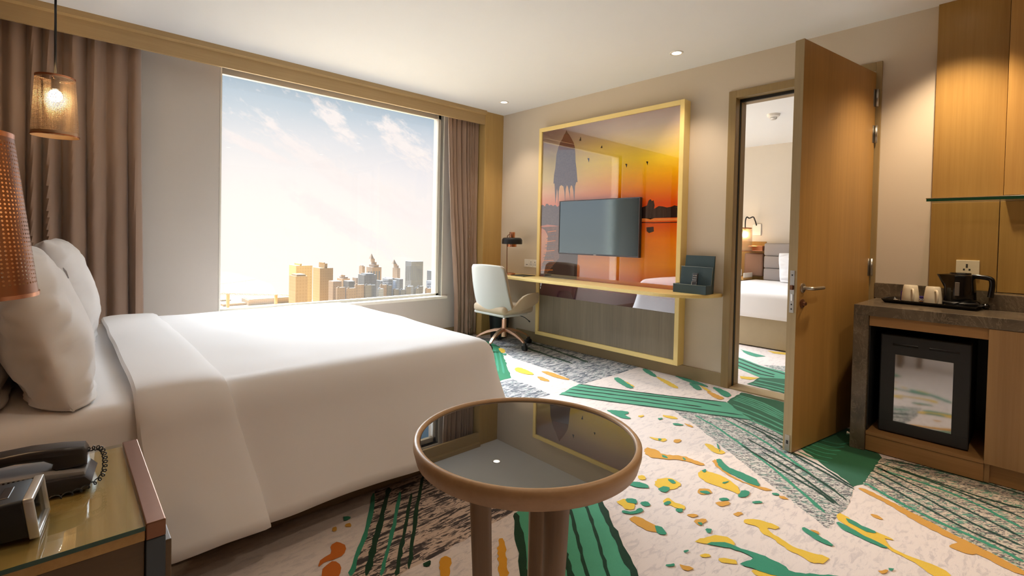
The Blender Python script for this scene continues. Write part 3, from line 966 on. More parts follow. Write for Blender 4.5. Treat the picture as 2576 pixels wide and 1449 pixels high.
# window: reveal lining, frame, glass
win = tag(bpy.data.objects.new('window_1', None), kind='structure')
link(win, None, (-1.8, YW + 0.08, WZ0))
bm = bmesh.new()
FY0, FY1 = YW + 0.055, YW + 0.10
fw_ = 0.035
box(bm, (WX0, FY0, WZ0), (WX0 + 0.012, FY1, WZ1), 0.002)
box(bm, (WX1 - fw_, FY0, WZ0), (WX1, FY1, WZ1), 0.003)
box(bm, (WX0, FY0, WZ0), (WX1, FY1, WZ0 + fw_ * 0.7), 0.003)
box(bm, (WX0, FY0, WZ1 - 0.052), (WX1, FY1, WZ1), 0.003)
mk('window_frame', bm, M['alu'], win)
bm = bmesh.new()
box(bm, (WX0 + 0.012, FY0 + 0.018, WZ0 + fw_ * 0.7), (WX1 - fw_, FY0 + 0.026, WZ1 - 0.052))
mk('window_pane', bm, M['pane'], win)
mk('window_sill', B((WX0 - 0.03, YW - 0.045, WZ0 - 0.03), (WX1 + 0.06, FY0, WZ0), 0.004), M['sill'], win)
bm = bmesh.new()
box(bm, (WX1, YW - 0.004, WZ0), (WX1 + 0.012, FY1, WZ1))
box(bm, (WX0 - 0.012, YW - 0.004, WZ0), (WX0, FY1, WZ1))
box(bm, (WX0, YW - 0.004, WZ1), (WX1, FY1, WZ1 + 0.012))
mk('window_reveal', bm, M['sill'], win)

# doorway casing and second-room side
trim3 = bmesh.new()
box(trim3, (-0.018, DY0 + 0.045, 0), (-0.0005, DY0 - 0.012, DZ + 0.045), 0.002)
box(trim3, (-0.018, DY1 - 0.02, 0), (-0.0005, DY1 + 0.012, DZ + 0.045), 0.002)
box(trim3, (-0.018, DY1 + 0.0122, DZ - 0.012), (-0.0005, DY0 - 0.0122, DZ + 0.045), 0.002)
# stepped jamb lining
box(trim3, (0.0, DY0, 0), (0.055, DY0 - 0.012, DZ))
box(trim3, (0.075, DY0, 0), (0.155, DY0 - 0.020, DZ), 0.002)
box(trim3, (0.0, DY1, 0), (0.055, DY1 + 0.012, DZ))
box(trim3, (0.075, DY1, 0), (0.155, DY1 + 0.020, DZ), 0.002)
box(trim3, (0.0, DY1, DZ - 0.012), (0.055, DY0, DZ))
box(trim3, (0.075, DY1, DZ - 0.034), (0.155, DY0, DZ), 0.002)
struct('trim_3', trim3, M['casing'])
bm = bmesh.new()
box(bm, (0.055, DY0, 0), (0.075, DY0 - 0.016, DZ))
box(bm, (0.055, DY1, 0), (0.075, DY1 + 0.016, DZ))
box(bm, (0.055, DY1, DZ - 0.034), (0.075, DY0, DZ))
struct('trim_4', bm, M['seal'])
bm = B((-0.01, DY0 - 0.020, 0.0), (0.155, DY1 + 0.020, 0.012), 0.002)
struct('trim_5', bm, M['skirting'])

# ------------------------------------------------------------------ the open connecting door
HX, HY = -0.030, -3.622
ang = math.atan2(0.14, -0.9)
dl = Vector((cos(ang), sin(ang), 0))
dn = Vector((-dl.y, dl.x, 0))      # points to the camera side or away
if dn.y > 0:
    dn = -dn
DW, DT = 0.915, 0.046


def door_pt(s, t, z):
    """s along the leaf from the hinge, t from camera-side face into the leaf"""
    p = Vector((HX, HY, 0)) + dl * s - dn * t
    return Vector((p.x, p.y, z))


def door_box(bm, s0, t0, z0, s1, t1, z1, bev=0.0, mi=0):
    t = bmesh.new()
    box(t, (s0, t0, z0), (s1, t1, z1), bev)
    mt = Matrix(((dl.x, -dn.x, 0, HX), (dl.y, -dn.y, 0, HY), (0, 0, 1, 0), (0, 0, 0, 1)))
    merge(bm, t, mi, mt)
    return bm


door = tag(bpy.data.objects.new('door_1', None), kind='structure')
link(door, None, (HX, HY, 0))
mk('door_leaf', door_box(bmesh.new(), 0.0, 0.0, 0.010, DW - 0.003, DT, 2.245), M['door_oak'], door)
mk('door_edge_strip', door_box(bmesh.new(), DW - 0.003, -0.0005, 0.010, DW, DT + 0.0005, 2.2455), M['door_edge'], door)
lp = mk('lock_plate', door_box(bmesh.new(), DW, 0.011, 0.77, DW + 0.002, 0.035, 1.00, 0.0008), M['steel'], door)
mk('latch_bolt', door_box(bmesh.new(), DW + 0.002, 0.015, 0.895, DW + 0.013, 0.031, 0.92, 0.002), M['bronze'], lp)
mk('lock_bolt', door_box(bmesh.new(), DW + 0.002, 0.017, 0.835, DW + 0.004, 0.029, 0.872, 0.001), M['chrome'], lp)
for zz in (0.79, 0.815, 0.975):
    mk('lock_screw', door_box(bmesh.new(), DW + 0.0019, 0.020, zz - 0.004, DW + 0.0026, 0.027, zz + 0.004), M['hole'], lp)
bpl = mk('floor_bolt_plate', door_box(bmesh.new(), DW, 0.010, 0.014, DW + 0.002, 0.036, 0.10, 0.0008), M['steel'], door)
mk('bolt_slot', door_box(bmesh.new(), DW + 0.0018, 0.018, 0.05, DW + 0.003, 0.028, 0.07), M['hole'], bpl)


def on_door(s, t, z):
    return door_pt(s, t, z)


handle = bmesh.new()
hz = 0.905
hs = DW - 0.062
dy = -dn
rot = dn.to_track_quat('Z', 'Y').to_matrix().to_4x4()
t = bmesh.new()
lathe(t, [(0.0, 0), (0.026, 0), (0.026, 0.006), (0.022, 0.009), (0.0, 0.009)], n=24, cap=False)
merge(handle, t, 0, Matrix.Translation(on_door(hs, 0, hz)) @ rot)
tube(handle, spline([on_door(hs, 0, hz), on_door(hs, -0.035, hz), on_door(hs - 0.012, -0.050, hz), on_door(hs - 0.06, -0.052, hz), on_door(hs - 0.135, -0.048, hz)], 5), 0.0095, 12)
mk('door_handle', handle, M['steel'], door, True)
t2 = bmesh.new()
t = bmesh.new()
lathe(t, [(0.0, 0), (0.024, 0), (0.024, 0.006), (0.012, 0.010), (0.010, 0.022), (0.0, 0.022)], n=24, cap=False)
merge(t2, t, 0, Matrix.Translation(on_door(hs, 0, hz - 0.085)) @ rot)
mk('lock_cylinder', t2, M['bronze'], door, True)
for zz in (2.03, 1.80, 0.95, 0.30):
    b_ = bmesh.new()
    tube(b_, [(HX - 0.002, HY - 0.010, zz), (HX - 0.002, HY - 0.010, zz + 0.11)], 0.008, 12)
    door_box(b_, 0.0, -0.0015, zz, 0.03, 0.0, zz + 0.11)
    mk('hinge', b_, M['steel'], door)
mk('hinge_edge_strip', door_box(bmesh.new(), -0.004, 0.004, 0.012, 0.0, DT - 0.004, 2.24), M['steel'], door)

# ------------------------------------------------------------------ wall panelling behind the minibar
def piece(name, bm, mat, label, cat, base, smooth=False, group=None):
    return tag(mk(name, bm, mat, None, smooth, base), label, cat, group)


bm = bmesh.new()
box(bm, (-0.024, -4.218, 1.435), (0, -3.915, ZC), 0.0015)
struct('wall_panel_upper', bm, M['pan_oak'])
struct('wall_panel_lower', B((-0.022, -4.205, 0.90), (0, -3.915, 1.405), 0.0015), M['pan_oak'])
struct('wall_panel_lower.001', B((-0.022, -5.2, 0.90), (0, -4.208, 1.405), 0.0015), M['pan_oak'])
struct('wall_panel_side', B((-0.075, -5.2, 1.435), (0, -4.222, ZC), 0.0015), M['pan_oak_b'])

# adjoining room shell
bm = bmesh.new()
box(bm, (3.80, -6, 0), (3.95, 0.42, ZC))
struct('wall_adjoining_far', bm, M['adj_wall'])
struct('wall_adjoining_side', B((0.14, -6.15, 0), (3.95, -6, ZC)), M['adj_wall'])
bm = bmesh.new()
box(bm, (0.14, 0.22, 0), (0.8, 0.42, ZC))
box(bm, (3.0, 0.22, 0), (3.95, 0.42, ZC))
box(bm, (0.8, 0.22, 0), (3.0, 0.42, 0.47))
box(bm, (0.8, 0.22, 2.45), (3.0, 0.42, ZC))
struct('wall_adjoining_window', bm, M['adj_wall'])
struct('ceiling_adjoining', B((0.14, -6.15, ZC), (3.95, 0.42, ZC + .15)), M['paint'])

# ------------------------------------------------------------------ curtains
def curtain(name, label, xa0, xa1, xb0, xb1, z0, z1, yc, folds, amp, seed, base, bulge=0.0, skew=0.0):
    rnd = random.Random(seed)
    ph = [rnd.uniform(0, 6.28) for _ in range(6)]
    fw = [rnd.uniform(0.6, 1.6) for _ in range(folds)]
    tot = sum(fw)
    cum = [0]
    for f in fw:
        cum.append(cum[-1] + f / tot)

    def fphase(u):
        for i in range(folds):
            if u <= cum[i + 1] + 1e-9:
                return i + (u - cum[i]) / (cum[i + 1] - cum[i])
        return folds

    def P(u, v):
        z = z1 + (z0 - z1) * v                      # v: 0 top, 1 bottom
        uu = u + (skew * (v - 0.4) + 0.035 * sin(3.1 * v + ph[0])) * sin(pi * u) + 0.025 * sin(6.3 * v + 4 * u + ph[1]) * sin(pi * u)
        xt = xa0 + (xa1 - xa0) * uu
        xb = xb0 + (xb1 - xb0) * uu
        s = v * v * (3 - 2 * v)
        x = xt + (xb - xt) * s
        p = fphase(min(max(uu, 0), 1)) * 2 * pi
        a = amp * (0.75 + 0.35 * v)
        d = a * (sin(p) + 0.28 * sin(2 * p + ph[2] + 1.5 * v)) * (0.72 + 0.36 * sin(9 * u + ph[3]))
        d += 0.012 * sin(9 * v + 7 * u + ph[4]) * v + 0.006 * noise.noise(Vector((u * 22, v * 9, seed)))
        x += 0.35 * a * cos(p) * 0.6
        return (x, yc + d - bulge * sin(pi * v) * sin(pi * u), z)
    bm = bmesh.new()
    grid(bm, P, folds * 16, 60)
    o = mk(name, bm, M['curtain'], None, True, base)
    mod(o, 'SOLIDIFY', thickness=0.003, offset=0)
    return tag(o, label, 'curtain', 'floor-length taupe window curtains')


curtain('curtain', 'broad taupe curtain hanging behind the pendant lamp at the bed head', -4.235, -3.44, -4.235, -3.42, 0.012, 2.50, 0.115, 8, 0.052, 3, (-3.83, 0.115, 0.012), skew=-0.16)
curtain('curtain', 'narrow taupe curtain hanging between the window and the wooden corner pier', -0.715, -0.305, -0.585, -0.30, 0.012, 2.50, 0.105, 8, 0.036, 11, (-0.5, 0.105, 0.012))

# ------------------------------------------------------------------ media wall: yellow frame, picture, grey board
FX = -0.10
FYL, FYR, FZ0, FZ1 = -0.688, -2.350, 0.110, 2.312
fwid = 0.040
art = thing('framed_wall_panel', 'tall yellow framed wall panel with a glossy sunset picture above a grey wood board', 'wall panel', (-0.05, -1.52, FZ0))
bm = bmesh.new()
box(bm, (FX, FYL - fwid, FZ0), (0, FYL, FZ1), 0.003)
box(bm, (FX, FYR, FZ0), (0, FYR + fwid, FZ1), 0.003)
box(bm, (FX + 0.0002, FYR + fwid - 0.002, FZ1 - fwid), (0, FYL - fwid + 0.002, FZ1), 0.003)
box(bm, (FX + 0.0002, FYR + fwid - 0.002, FZ0), (0, FYL - fwid + 0.002, FZ0 + fwid), 0.003)
mk('frame', bm, M['yellow'], art)
mk('lower_board', B((-0.082, FYR + fwid, FZ0 + fwid), (-0.03, FYL - fwid, 0.540), 0.001), M['grey_wood'], art)


def print_mat(name, kind, cols=None):
    m, k = new_mat(name)
    geo = k.n('ShaderNodeNewGeometry').outputs['Position']
    s = k.n('ShaderNodeSeparateXYZ', {0: geo})
    y, z = s.outputs[1], s.outputs[2]
    t = k.math('DIVIDE', k.math('SUBTRACT', z, 0.5), 1.8)
    side = k.math('DIVIDE', k.math('SUBTRACT', -0.7, y), 1.6, clamp=True)
    nz = k.noise(k.mapping(geo, scale=(1, 1, 6)), 6, 4, 0.6)
    if kind == 'sky':
        right = k.ramp(t, [(0.0, srgb(74, 44, 66)), (0.08, srgb(92, 52, 66)), (0.14, srgb(196, 92, 52)), (0.24, srgb(244, 150, 44)), (0.36, srgb(252, 134, 14)), (0.435, srgb(236, 90, 12)),
                           (0.48, srgb(226, 70, 12)), (0.54, srgb(234, 80, 12)), (0.60, srgb(244, 130, 10)), (0.68, srgb(255, 180, 14)), (0.76, srgb(255, 214, 50)), (0.84, srgb(226, 190, 100)),
                           (0.92, srgb(180, 150, 124)), (1.0, srgb(150, 118, 114))])
        left = k.ramp(t, [(0.0, srgb(70, 40, 60)), (0.08, srgb(86, 52, 66)), (0.14, srgb(150, 84, 70)), (0.24, srgb(206, 128, 84)), (0.36, srgb(216, 150, 116)), (0.46, srgb(196, 112, 104)),
                          (0.54, srgb(226, 128, 106)), (0.62, srgb(226, 176, 140)), (0.70, srgb(206, 186, 130)), (0.80, srgb(180, 160, 106)), (0.90, srgb(142, 116, 100)), (1.0, srgb(104, 78, 84))])
        sm = k.math('SMOOTH_MIN', side, 1.0, 0.2)
        f = k.ramp(sm, [(0.12, (0, 0, 0, 1)), (0.62, (1, 1, 1, 1))])
        col = k.mix(f, left, right)
        col = k.mix(k.math('MULTIPLY', nz, 0.10), col, srgb(120, 60, 40))
    else:
        n2 = k.noise(k.mapping(geo, scale=(1, 14, 20)), 3, 4, 0.6)
        col = k.mix(n2, cols[0], cols[1])
    finish(k, col, 0.6, 0, 0.0, None, **{'Coat Weight': 1.0, 'Coat Roughness': 0.015, 'Coat IOR': 2.5})
    return m


MURAL = {
 'trees_left':[(-712,1465),(-725,1494),(-751,1500),(-782,1480),(-797,1506),(-821,1508),(-845,1490),(-870,1496),(-900,1481),(-929,1494),(-958,1472),(-986,1485),(-1015,1456),(-1126,1453),(-1131,1273),(-983,1274),(-906,1281),(-828,1288),(-718,1274)],
 'trees_right':[(-1882,1431),(-1946,1432),(-1980,1440),(-2014,1451),(-2027,1493),(-2047,1504),(-2061,1488),(-2077,1494),(-2089,1449),(-2084,1419),(-2129,1442),(-2168,1437),(-2207,1427),(-2245,1432),(-2276,1443),(-2305,1436),(-2305,1342),(-2092,1340),(-2052,1328),(-2011,1337),(-1885,1339)],
 'shoreline':[(-1130,1308),(-1886,1308),(-2093,1302),(-2305,1305),(-2305,1298),(-2093,1295),(-1886,1301),(-1130,1300)],
 'shine':[(-1130,1338),(-1886,1338),(-2093,1338),(-2305,1336),(-2305,1316),(-2093,1312),(-1130,1314)],
 'boat':[(-2013,1259),(-2084,1265),(-2089,1224),(-2042,1209),(-2017,1226)],
 'stairs':[(-729,1259),(-993,1273),(-1003,949),(-900,844),(-805,751),(-734,746),(-761,851),(-817,999),(-835,1173),(-790,1230)],
 'dark_water':[(-1001,991),(-1247,1001),(-1243,878),(-1241,742),(-735,717),(-805,751),(-900,844)],
 'tower':[(-958,2093),(-1175,2067),(-1184,1998),(-1190,1915),(-1203,1846),(-1212,1777),(-1221,1708),(-1204,1710),(-1191,1670),(-1187,1561),(-1181,1520),(-1171,1616),(-1155,1672),(-1137,1684),(-1123,1646),(-1130,1535),(-1118,1591),(-1097,1668),(-1082,1687),(-1068,1649),(-1062,1510),(-1051,1622),(-1036,1676),(-1008,1692),(-986,1682),(-972,1627),(-974,1457),(-957,1627),(-948,1663),(-940,1572),(-930,1501),(-918,1658),(-912,1715),(-897,1716),(-902,1801),(-917,1871),(-924,1941),(-930,2012)],
 'tower_top':[(-960,2093),(-979,2133),(-1008,2164),(-1029,2203),(-1047,2221),(-1059,2247),(-1077,2214),(-1099,2193),(-1131,2148),(-1160,2103),(-1175,2060),(-1176,2033),(-959,2058)],
 'bird0':[(-1230,2118),(-1238,2133),(-1246,2154),(-1250,2140),(-1256,2115),(-1242,2114)],
 'bird1':[(-1495,2015),(-1502,2025),(-1510,2038),(-1513,2029),(-1519,2012),(-1506,2011)],
 'bird2':[(-1339,1931),(-1348,1913),(-1357,1889),(-1360,1903),(-1364,1929),(-1350,1933)],
 'bird3':[(-1777,1835),(-1785,1819),(-1793,1799),(-1796,1811),(-1799,1833),(-1788,1836)],
 'bird4':[(-1993,1835),(-2001,1820),(-2008,1800),(-2010,1812),(-2014,1833),(-2003,1836)],
}
pm = [print_mat('picture_sky_print', 'sky'),
      print_mat('picture_dark_print', 'flat', (srgb(30, 20, 20), srgb(52, 32, 28))),
      print_mat('picture_tower_print', 'flat', (srgb(52, 26, 22), srgb(120, 56, 34))),
      print_mat('picture_stone_print', 'flat', (srgb(74, 70, 80), srgb(104, 92, 96))),
      print_mat('picture_stairs_print', 'flat', (srgb(70, 52, 56), srgb(140, 96, 80))),
      print_mat('picture_shine_print', 'flat', (srgb(250, 150, 70), srgb(240, 120, 40))),
      print_mat('picture_water_print', 'flat', (srgb(30, 26, 36), srgb(60, 44, 54)))]
pic = bmesh.new()
box(pic, (-0.085, FYR + fwid, 0.540), (-0.05, FYL - fwid, FZ1 - fwid))
lay = {'trees_left': (3, 1), 'trees_right': (1, 1), 'shoreline': (1, 2), 'shine': (5, 1), 'boat': (1, 3), 'stairs': (4, 3), 'dark_water': (6, 2), 'tower': (3, 3), 'tower_top': (2, 4)}
for nm, pts in MURAL.items():
    mi, lv = lay.get(nm, (1, 4))
    f = pic.faces.new([pic.verts.new((-0.085 - 0.00012 * lv, max(FYR + fwid, min(FYL - fwid, a / 1000)), b / 1000)) for a, b in pts])
    f.material_index = mi
    f.normal_update()
    if f.normal.x > 0:
        f.normal_flip()
    bmesh.ops.triangulate(pic, faces=[f])
for i in range(13):      # treads of the printed flight of steps
    z = 0.80 + i * 0.034
    y0 = -0.775 - i * 0.007
    f = pic.faces.new([pic.verts.new((-0.0856, a, b)) for a, b in ((y0 + 0.03, z), (y0 - 0.14 + 0.004 * i, z + 0.012), (y0 - 0.14 + 0.004 * i, z + 0.018), (y0 + 0.03, z + 0.006))])
    f.material_index = 5 if i % 3 == 0 else 3
me_o = mk('picture', pic, pm, art)

# ------------------------------------------------------------------ long shelf desk
desk = thing('shelf_desk', 'long pale yellow wall desk shelf running across the picture frame', 'desk', (-0.2, -1.3, 0.71))
zd0, zd1 = 0.708, 0.737
pts = [(0.0, -0.02), (-0.42, -0.02), (-0.42, -2.30)]
for i in range(13):
    a = (i / 12) * pi / 2
    pts.append((-0.42 + 0.40 * (1 - cos(a)), -2.30 - 0.365 * sin(a)))
pts.append((0.0, -2.665))
# notch round the frame and picture
pts = [(-0.002, -0.02), (-0.42, -0.02), (-0.42, -2.30)] + pts[3:-1] + [(-0.002, -2.665), (-0.002, FYR - 0.002), (FX - 0.002, FYR - 0.002), (FX - 0.002, FYL + 0.002), (-0.002, FYL + 0.002)]
mk('desk_top', prism(bmesh.new(), pts, zd0, zd1, 'z', 0.006), M['yellow_oak'], desk)
mk('bracket', B((-0.35, -0.30, zd0 - 0.04), (-0.002, -0.26, zd0), 0.003), M['yellow'], desk)

# ------------------------------------------------------------------ television
TX = -0.135
tv = thing('television', 'slim wall-mounted flat television hanging over the sunset picture', 'television', (TX, -1.49, 0.99))
ty0, ty1, tz0, tz1 = -1.972, -1.030, 0.990, 1.524
mk('tv_housing', B((TX + 0.012, ty0, tz0), (TX + 0.042, ty1, tz1), 0.004), M['charcoal'], tv)
bm = bmesh.new()
bz = 0.0085
box(bm, (TX, ty0, tz0), (TX + 0.013, ty1, tz0 + 0.014), 0.002)
box(bm, (TX, ty0, tz1 - bz), (TX + 0.013, ty1, tz1), 0.002)
box(bm, (TX, ty0, tz0 + 0.012), (TX + 0.013, ty0 + bz, tz1 - bz + .002), 0.002)
box(bm, (TX, ty1 - bz, tz0 + 0.012), (TX + 0.013, ty1, tz1 - bz + .002), 0.002)
mk('bezel', bm, plain('grey_tv_bezel', srgb(92, 92, 98), 0.3, 0.6), tv)
mk('screen', B((TX + 0.004, ty0 + bz, tz0 + 0.014), (TX + 0.012, ty1 - bz, tz1 - bz)), M['screen'], tv)
mk('logo_badge', B((TX - 0.001, -1.51, tz0 + 0.004), (TX + 0.002, -1.48, tz0 + 0.009), 0.0005), M['silver'], tv)
mk('wall_mount', B((TX + 0.042, -1.60, 1.15), (-0.086, -1.38, 1.36)), M['black'], tv)

# ------------------------------------------------------------------ leather holder with remote control
hb = (-0.20, -2.505, zd1)
hold = thing('leather_holder', 'dark teal leather stepped holder standing at the end of the desk shelf', 'holder', hb)
mk('back_panel', prism(bmesh.new(), [(-0.115, zd1), (-0.075, zd1 + 0.295), (-0.063, zd1 + 0.295), (-0.085, zd1)], -2.63, -2.385, 'y', 0.003), M['leather'], hold)
mk('middle_panel', prism(bmesh.new(), [(-0.155, zd1), (-0.125, zd1 + 0.205), (-0.112, zd1 + 0.205), (-0.116, zd1)], -2.635, -2.375, 'y', 0.003), M['leather'], hold)
bm = bmesh.new()
box(bm, (-0.235, -2.64, zd1), (-0.224, -2.365, zd1 + 0.070), 0.003)
box(bm, (-0.226, -2.64, zd1), (-0.15, -2.628, zd1 + 0.070), 0.003)
box(bm, (-0.226, -2.377, zd1), (-0.15, -2.365, zd1 + 0.070), 0.003)
box(bm, (-0.226, -2.63, zd1), (-0.15, -2.375, zd1 + 0.008))
mk('tray_pocket', bm, M['leather'], hold)
bm = bmesh.new()
tube(bm, [(-0.126, -2.372, zd1 + 0.206), (-0.126, -2.637, zd1 + 0.206), (-0.152, -2.637, zd1 + 0.03)], 0.0018, 6)
tube(bm, [(-0.236, -2.366, zd1 + 0.069), (-0.236, -2.639, zd1 + 0.069)], 0.0015, 6)
mk('stitching', bm, M['stitch'], hold)
rc = thing('remote_control', 'small grey remote control leaning in the leather holder', 'remote', (-0.19, -2.51, zd1 + 0.009))
bm = bmesh.new()
t = bmesh.new()
box(t, (-0.008, -0.022, 0), (0.008, 0.022, 0.150), 0.005, 3)
RM = Matrix.Translation((-0.186, -2.515, zd1 + 0.009)) @ Matrix.Rotation(radians(11), 4, 'Y')
merge(bm, t, 0, RM)
body = mk('remote_body', bm, plain('grey_remote_plastic', srgb(70, 72, 76), 0.4), rc)
for i in range(3):
    for j in range(3):
        bm = bmesh.new()
        t = bmesh.new()
        box(t, (-0.0105, -0.014 + j * 0.011, 0.092 + i * 0.017), (-0.006, -0.008 + j * 0.011, 0.100 + i * 0.017), 0.001)
        merge(bm, t, 0, RM)
        mk('remote_button', bm, M['silver'], body)
bm = bmesh.new()
ps = [RM @ Vector(p) for p in ((-0.009, -0.019, 0.008), (-0.009, 0.019, 0.008), (-0.009, 0.019, 0.080), (-0.009, -0.019, 0.080), (-0.009, -0.019, 0.008))]
tube(bm, ps, 0.0022, 6)
mk('remote_trim', bm, M['silver'], body)

# ------------------------------------------------------------------ desk lamp
lb = (-0.20, -0.385, zd1)
lamp = thing('desk_lamp', 'black domed desk lamp with copper top on the wall desk', 'lamp', lb)
bm = bmesh.new()
lathe(bm, [(0.0, 0), (0.055, 0), (0.057, 0.006), (0.052, 0.014), (0.025, 0.020), (0.0, 0.022)], lb, 32, cap=False)
mk('lamp_base', bm, M['copper'], lamp, True)
bm = bmesh.new()
tube(bm, spline([(lb[0] - 0.01, lb[1] + 0.045, zd1 + 0.012), (lb[0] - 0.01, lb[1] + 0.050, zd1 + 0.25), (lb[0] - 0.01, lb[1] + 0.050, zd1 + 0.40), (lb[0] - 0.005, lb[1] + 0.035, zd1 + 0.435), (lb[0], lb[1] - 0.005, zd1 + 0.44)], 6), 0.0048, 10)
mk('lamp_stem', bm, M['bronze'], lamp, True)
sh = (lb[0], lb[1] - 0.02, zd1 + 0.335)
bm = bmesh.new()
lathe(bm, [(0.108, 0.0), (0.112, 0.004), (0.112, 0.045), (0.104, 0.062), (0.088, 0.070), (0.0, 0.072), (0.0, 0.066), (0.086, 0.064), (0.100, 0.056), (0.106, 0.044), (0.106, 0.004)], sh, 40, cap=False)
mk('lamp_shade', bm, M['charcoal'], lamp, True)
bm = bmesh.new()
lathe(bm, [(0.0, 0.07), (0.031, 0.07), (0.031, 0.128), (0.029, 0.132), (0.0, 0.132)], sh, 28, cap=False)
lathe(bm, [(0.048, -0.03), (0.050, -0.03), (0.050, 0.03), (0.048, 0.03)], sh, 28, cap=False)
mk('copper_collar', bm, M['copper'], lamp, True)
bm = bmesh.new()
sphere(bm, (sh[0], sh[1], sh[2] + 0.02), 0.02)
mk('lamp_bulb', bm, emissive('warm_bulb_glow', (1, 0.75, 0.45, 1), 6), lamp, True)

bm = B((-0.30, -0.70, zd1), (-0.12, -0.50, zd1 + 0.006), 0.002)
fold = thing('desk_folder', 'flat black leather folder lying on the desk behind the chair', 'folder', (-0.21, -0.6, zd1))
mk('folder_cover', bm, M['black'], fold)
mk('folder_paper', B((-0.285, -0.685, zd1 + 0.006), (-0.135, -0.515, zd1 + 0.0075)), plain('dark_green_card', srgb(58, 60, 44), 0.5), fold)

# socket plates
def socket_plate(label, x, y0, y1, z0, z1, mat, holes, seams, group=None):
    th = thing('wall_socket', label, 'socket', (x, (y0 + y1) / 2, z0))
    mk('face_plate', B((x - 0.009, y0, z0), (x, y1, z1), 0.002), mat, th)
    for (cy, cz, w, h) in holes:
        mk('socket_hole', B((x - 0.0098, cy - w / 2, cz - h / 2), (x - 0.0085, cy + w / 2, cz + h / 2)), M['hole'], th)
    for sy in seams:
        mk('plate_seam', B((x - 0.0096, sy - 0.0008, z0 + 0.004), (x - 0.0088, sy + 0.0008, z1 - 0.004)), M['skirting'], th)
    return th


hs_ = []
for cy in (-0.515, -0.575):
    hs_ += [(cy, 0.876, 0.008, 0.012), (cy - 0.010, 0.855, 0.005, 0.009), (cy + 0.010, 0.855, 0.005, 0.009), (cy - 0.010, 0.842, 0.010, 0.004), (cy + 0.01, 0.842, 0.010, 0.004)]
hs_ += [(-0.450, 0.845, 0.028, 0.006)]
socket_plate('white multi socket plate on the wall beside the yellow frame', 0, -0.600, -0.408, 0.818, 0.904, M['white_plastic'], hs_, (-0.485, -0.545))
socket_plate('cream socket plate on the wood panel behind the kettle', -0.022, -4.135, -4.035, 0.985, 1.072, M['cream_plastic'],
             [(-4.082, 1.045, 0.009, 0.009), (-4.082, 1.034, 0.009, 0.009), (-4.070, 1.018, 0.008, 0.010), (-4.094, 1.018, 0.008, 0.010)], ())

# ------------------------------------------------------------------ office chair
cx, cy = -0.42, -0.545
chair = thing('office_chair', 'pale grey upholstered swivel chair with copper star base at the desk', 'chair', (cx, cy, 0))


def chair_surf(side):
    def P(u, v):
        # u across -1..1 , v 0 bottom .. 1 top
        s = u * 2 - 1
        hw = 0.272 - 0.022 * v * v
        yy = s * hw
        bow = 0.05 * (abs(s) ** 2.4)
        x = -0.235 - 0.055 * v + bow * (1.0 + 0.4 * (1 - v)) + 0.025 * (1 - v) ** 3
        top = 0.865 - 0.012 * s * s - 0.05 * max(0, abs(s) - 0.86) / 0.14 * 0.6
        bot = 0.375 + 0.055 * max(0, abs(s) - 0.70) / 0.30
        z = bot + (top - bot) * v
        return (cx + x + side, cy + yy, z)
    return P


bm = bmesh.new()
grid(bm, chair_surf(0.0), 24, 14)
o = mk('backrest_shell', bm, M['chair'], chair, True)
mod(o, 'SOLIDIFY', thickness=0.022, offset=0)
mod(o, 'BEVEL', width=0.006, segments=2)
bm = bmesh.new()
grid(bm, chair_surf(0.03), 24, 14)
for v in bm.verts:
    v.co.y = cy + (v.co.y - cy) * 0.94
    v.co.z = 0.42 + (v.co.z - 0.40) * 0.955
o = mk('back_cushion', bm, M['chair_in'], chair, True)
mod(o, 'SOLIDIFY', thickness=0.04, offset=0)


def arm(sgn):
    bm = bmesh.new()
    outline = [(-0.20, 0.385), (-0.05, 0.395), (0.09, 0.435), (0.175, 0.475), (0.19, 0.50), (0.185, 0.565), (0.17, 0.585), (0.06, 0.580), (0.02, 0.572), (-0.02, 0.555), (-0.06, 0.52), (-0.10, 0.47), (-0.16, 0.42)]
    prism(bm, outline, 0, 0.030, 'y', 0.008)
    for v in bm.verts:
        fx = (v.co.x + 0.2) / 0.4
        out = 0.235 + 0.05 * sin(min(1, max(0, fx)) * pi * 0.55) + (v.co.z - 0.45) * 0.18
        v.co.y = cy + sgn * (out + v.co.y)
        v.co.x += cx
    return bm


for s_ in (-1, 1):
    a_ = mk('armrest', arm(s_), M['chair_in'], chair, True)
bm = bmesh.new()
t = bmesh.new()
box(t, (-0.23, -0.245, 0.365), (0.20, 0.245, 0.455), 0.035, 4)
merge(bm, t, 0, Matrix.Translation((cx, cy, 0)))
mk('seat', bm, M['chair_in'], chair, True)
bm = bmesh.new()
t = bmesh.new()
box(t, (-0.22, -0.235, 0.345), (0.12, 0.235, 0.375), 0.012, 3)
merge(bm, t, 0, Matrix.Translation((cx, cy, 0)))
mk('seat_pan', bm, M['chair'], chair, True)
bm = bmesh.new()
lathe(bm, [(0.0, 0.27), (0.020, 0.27), (0.020, 0.35), (0.0, 0.35)], (cx, cy, 0), 20, cap=False)
mk('gas_lift', bm, M['chrome'], chair, True)
bm = bmesh.new()
lathe(bm, [(0.0, 0.10), (0.030, 0.10), (0.030, 0.13), (0.026, 0.15), (0.026, 0.285), (0.0, 0.285)], (cx, cy, 0), 24, cap=False)
mk('column', bm, M['rose'], chair, True)
bm = bmesh.new()
tube(bm, spline([(cx + 0.05, cy - 0.1, 0.345), (cx + 0.09, cy - 0.2, 0.325), (cx + 0.11, cy - 0.25, 0.295), (cx + 0.115, cy - 0.27, 0.28)], 4), [0.004] * 9 + [0.007, 0.008, 0.008, 0.007], 8)
mk('tilt_lever', bm, M['black'], chair, True)
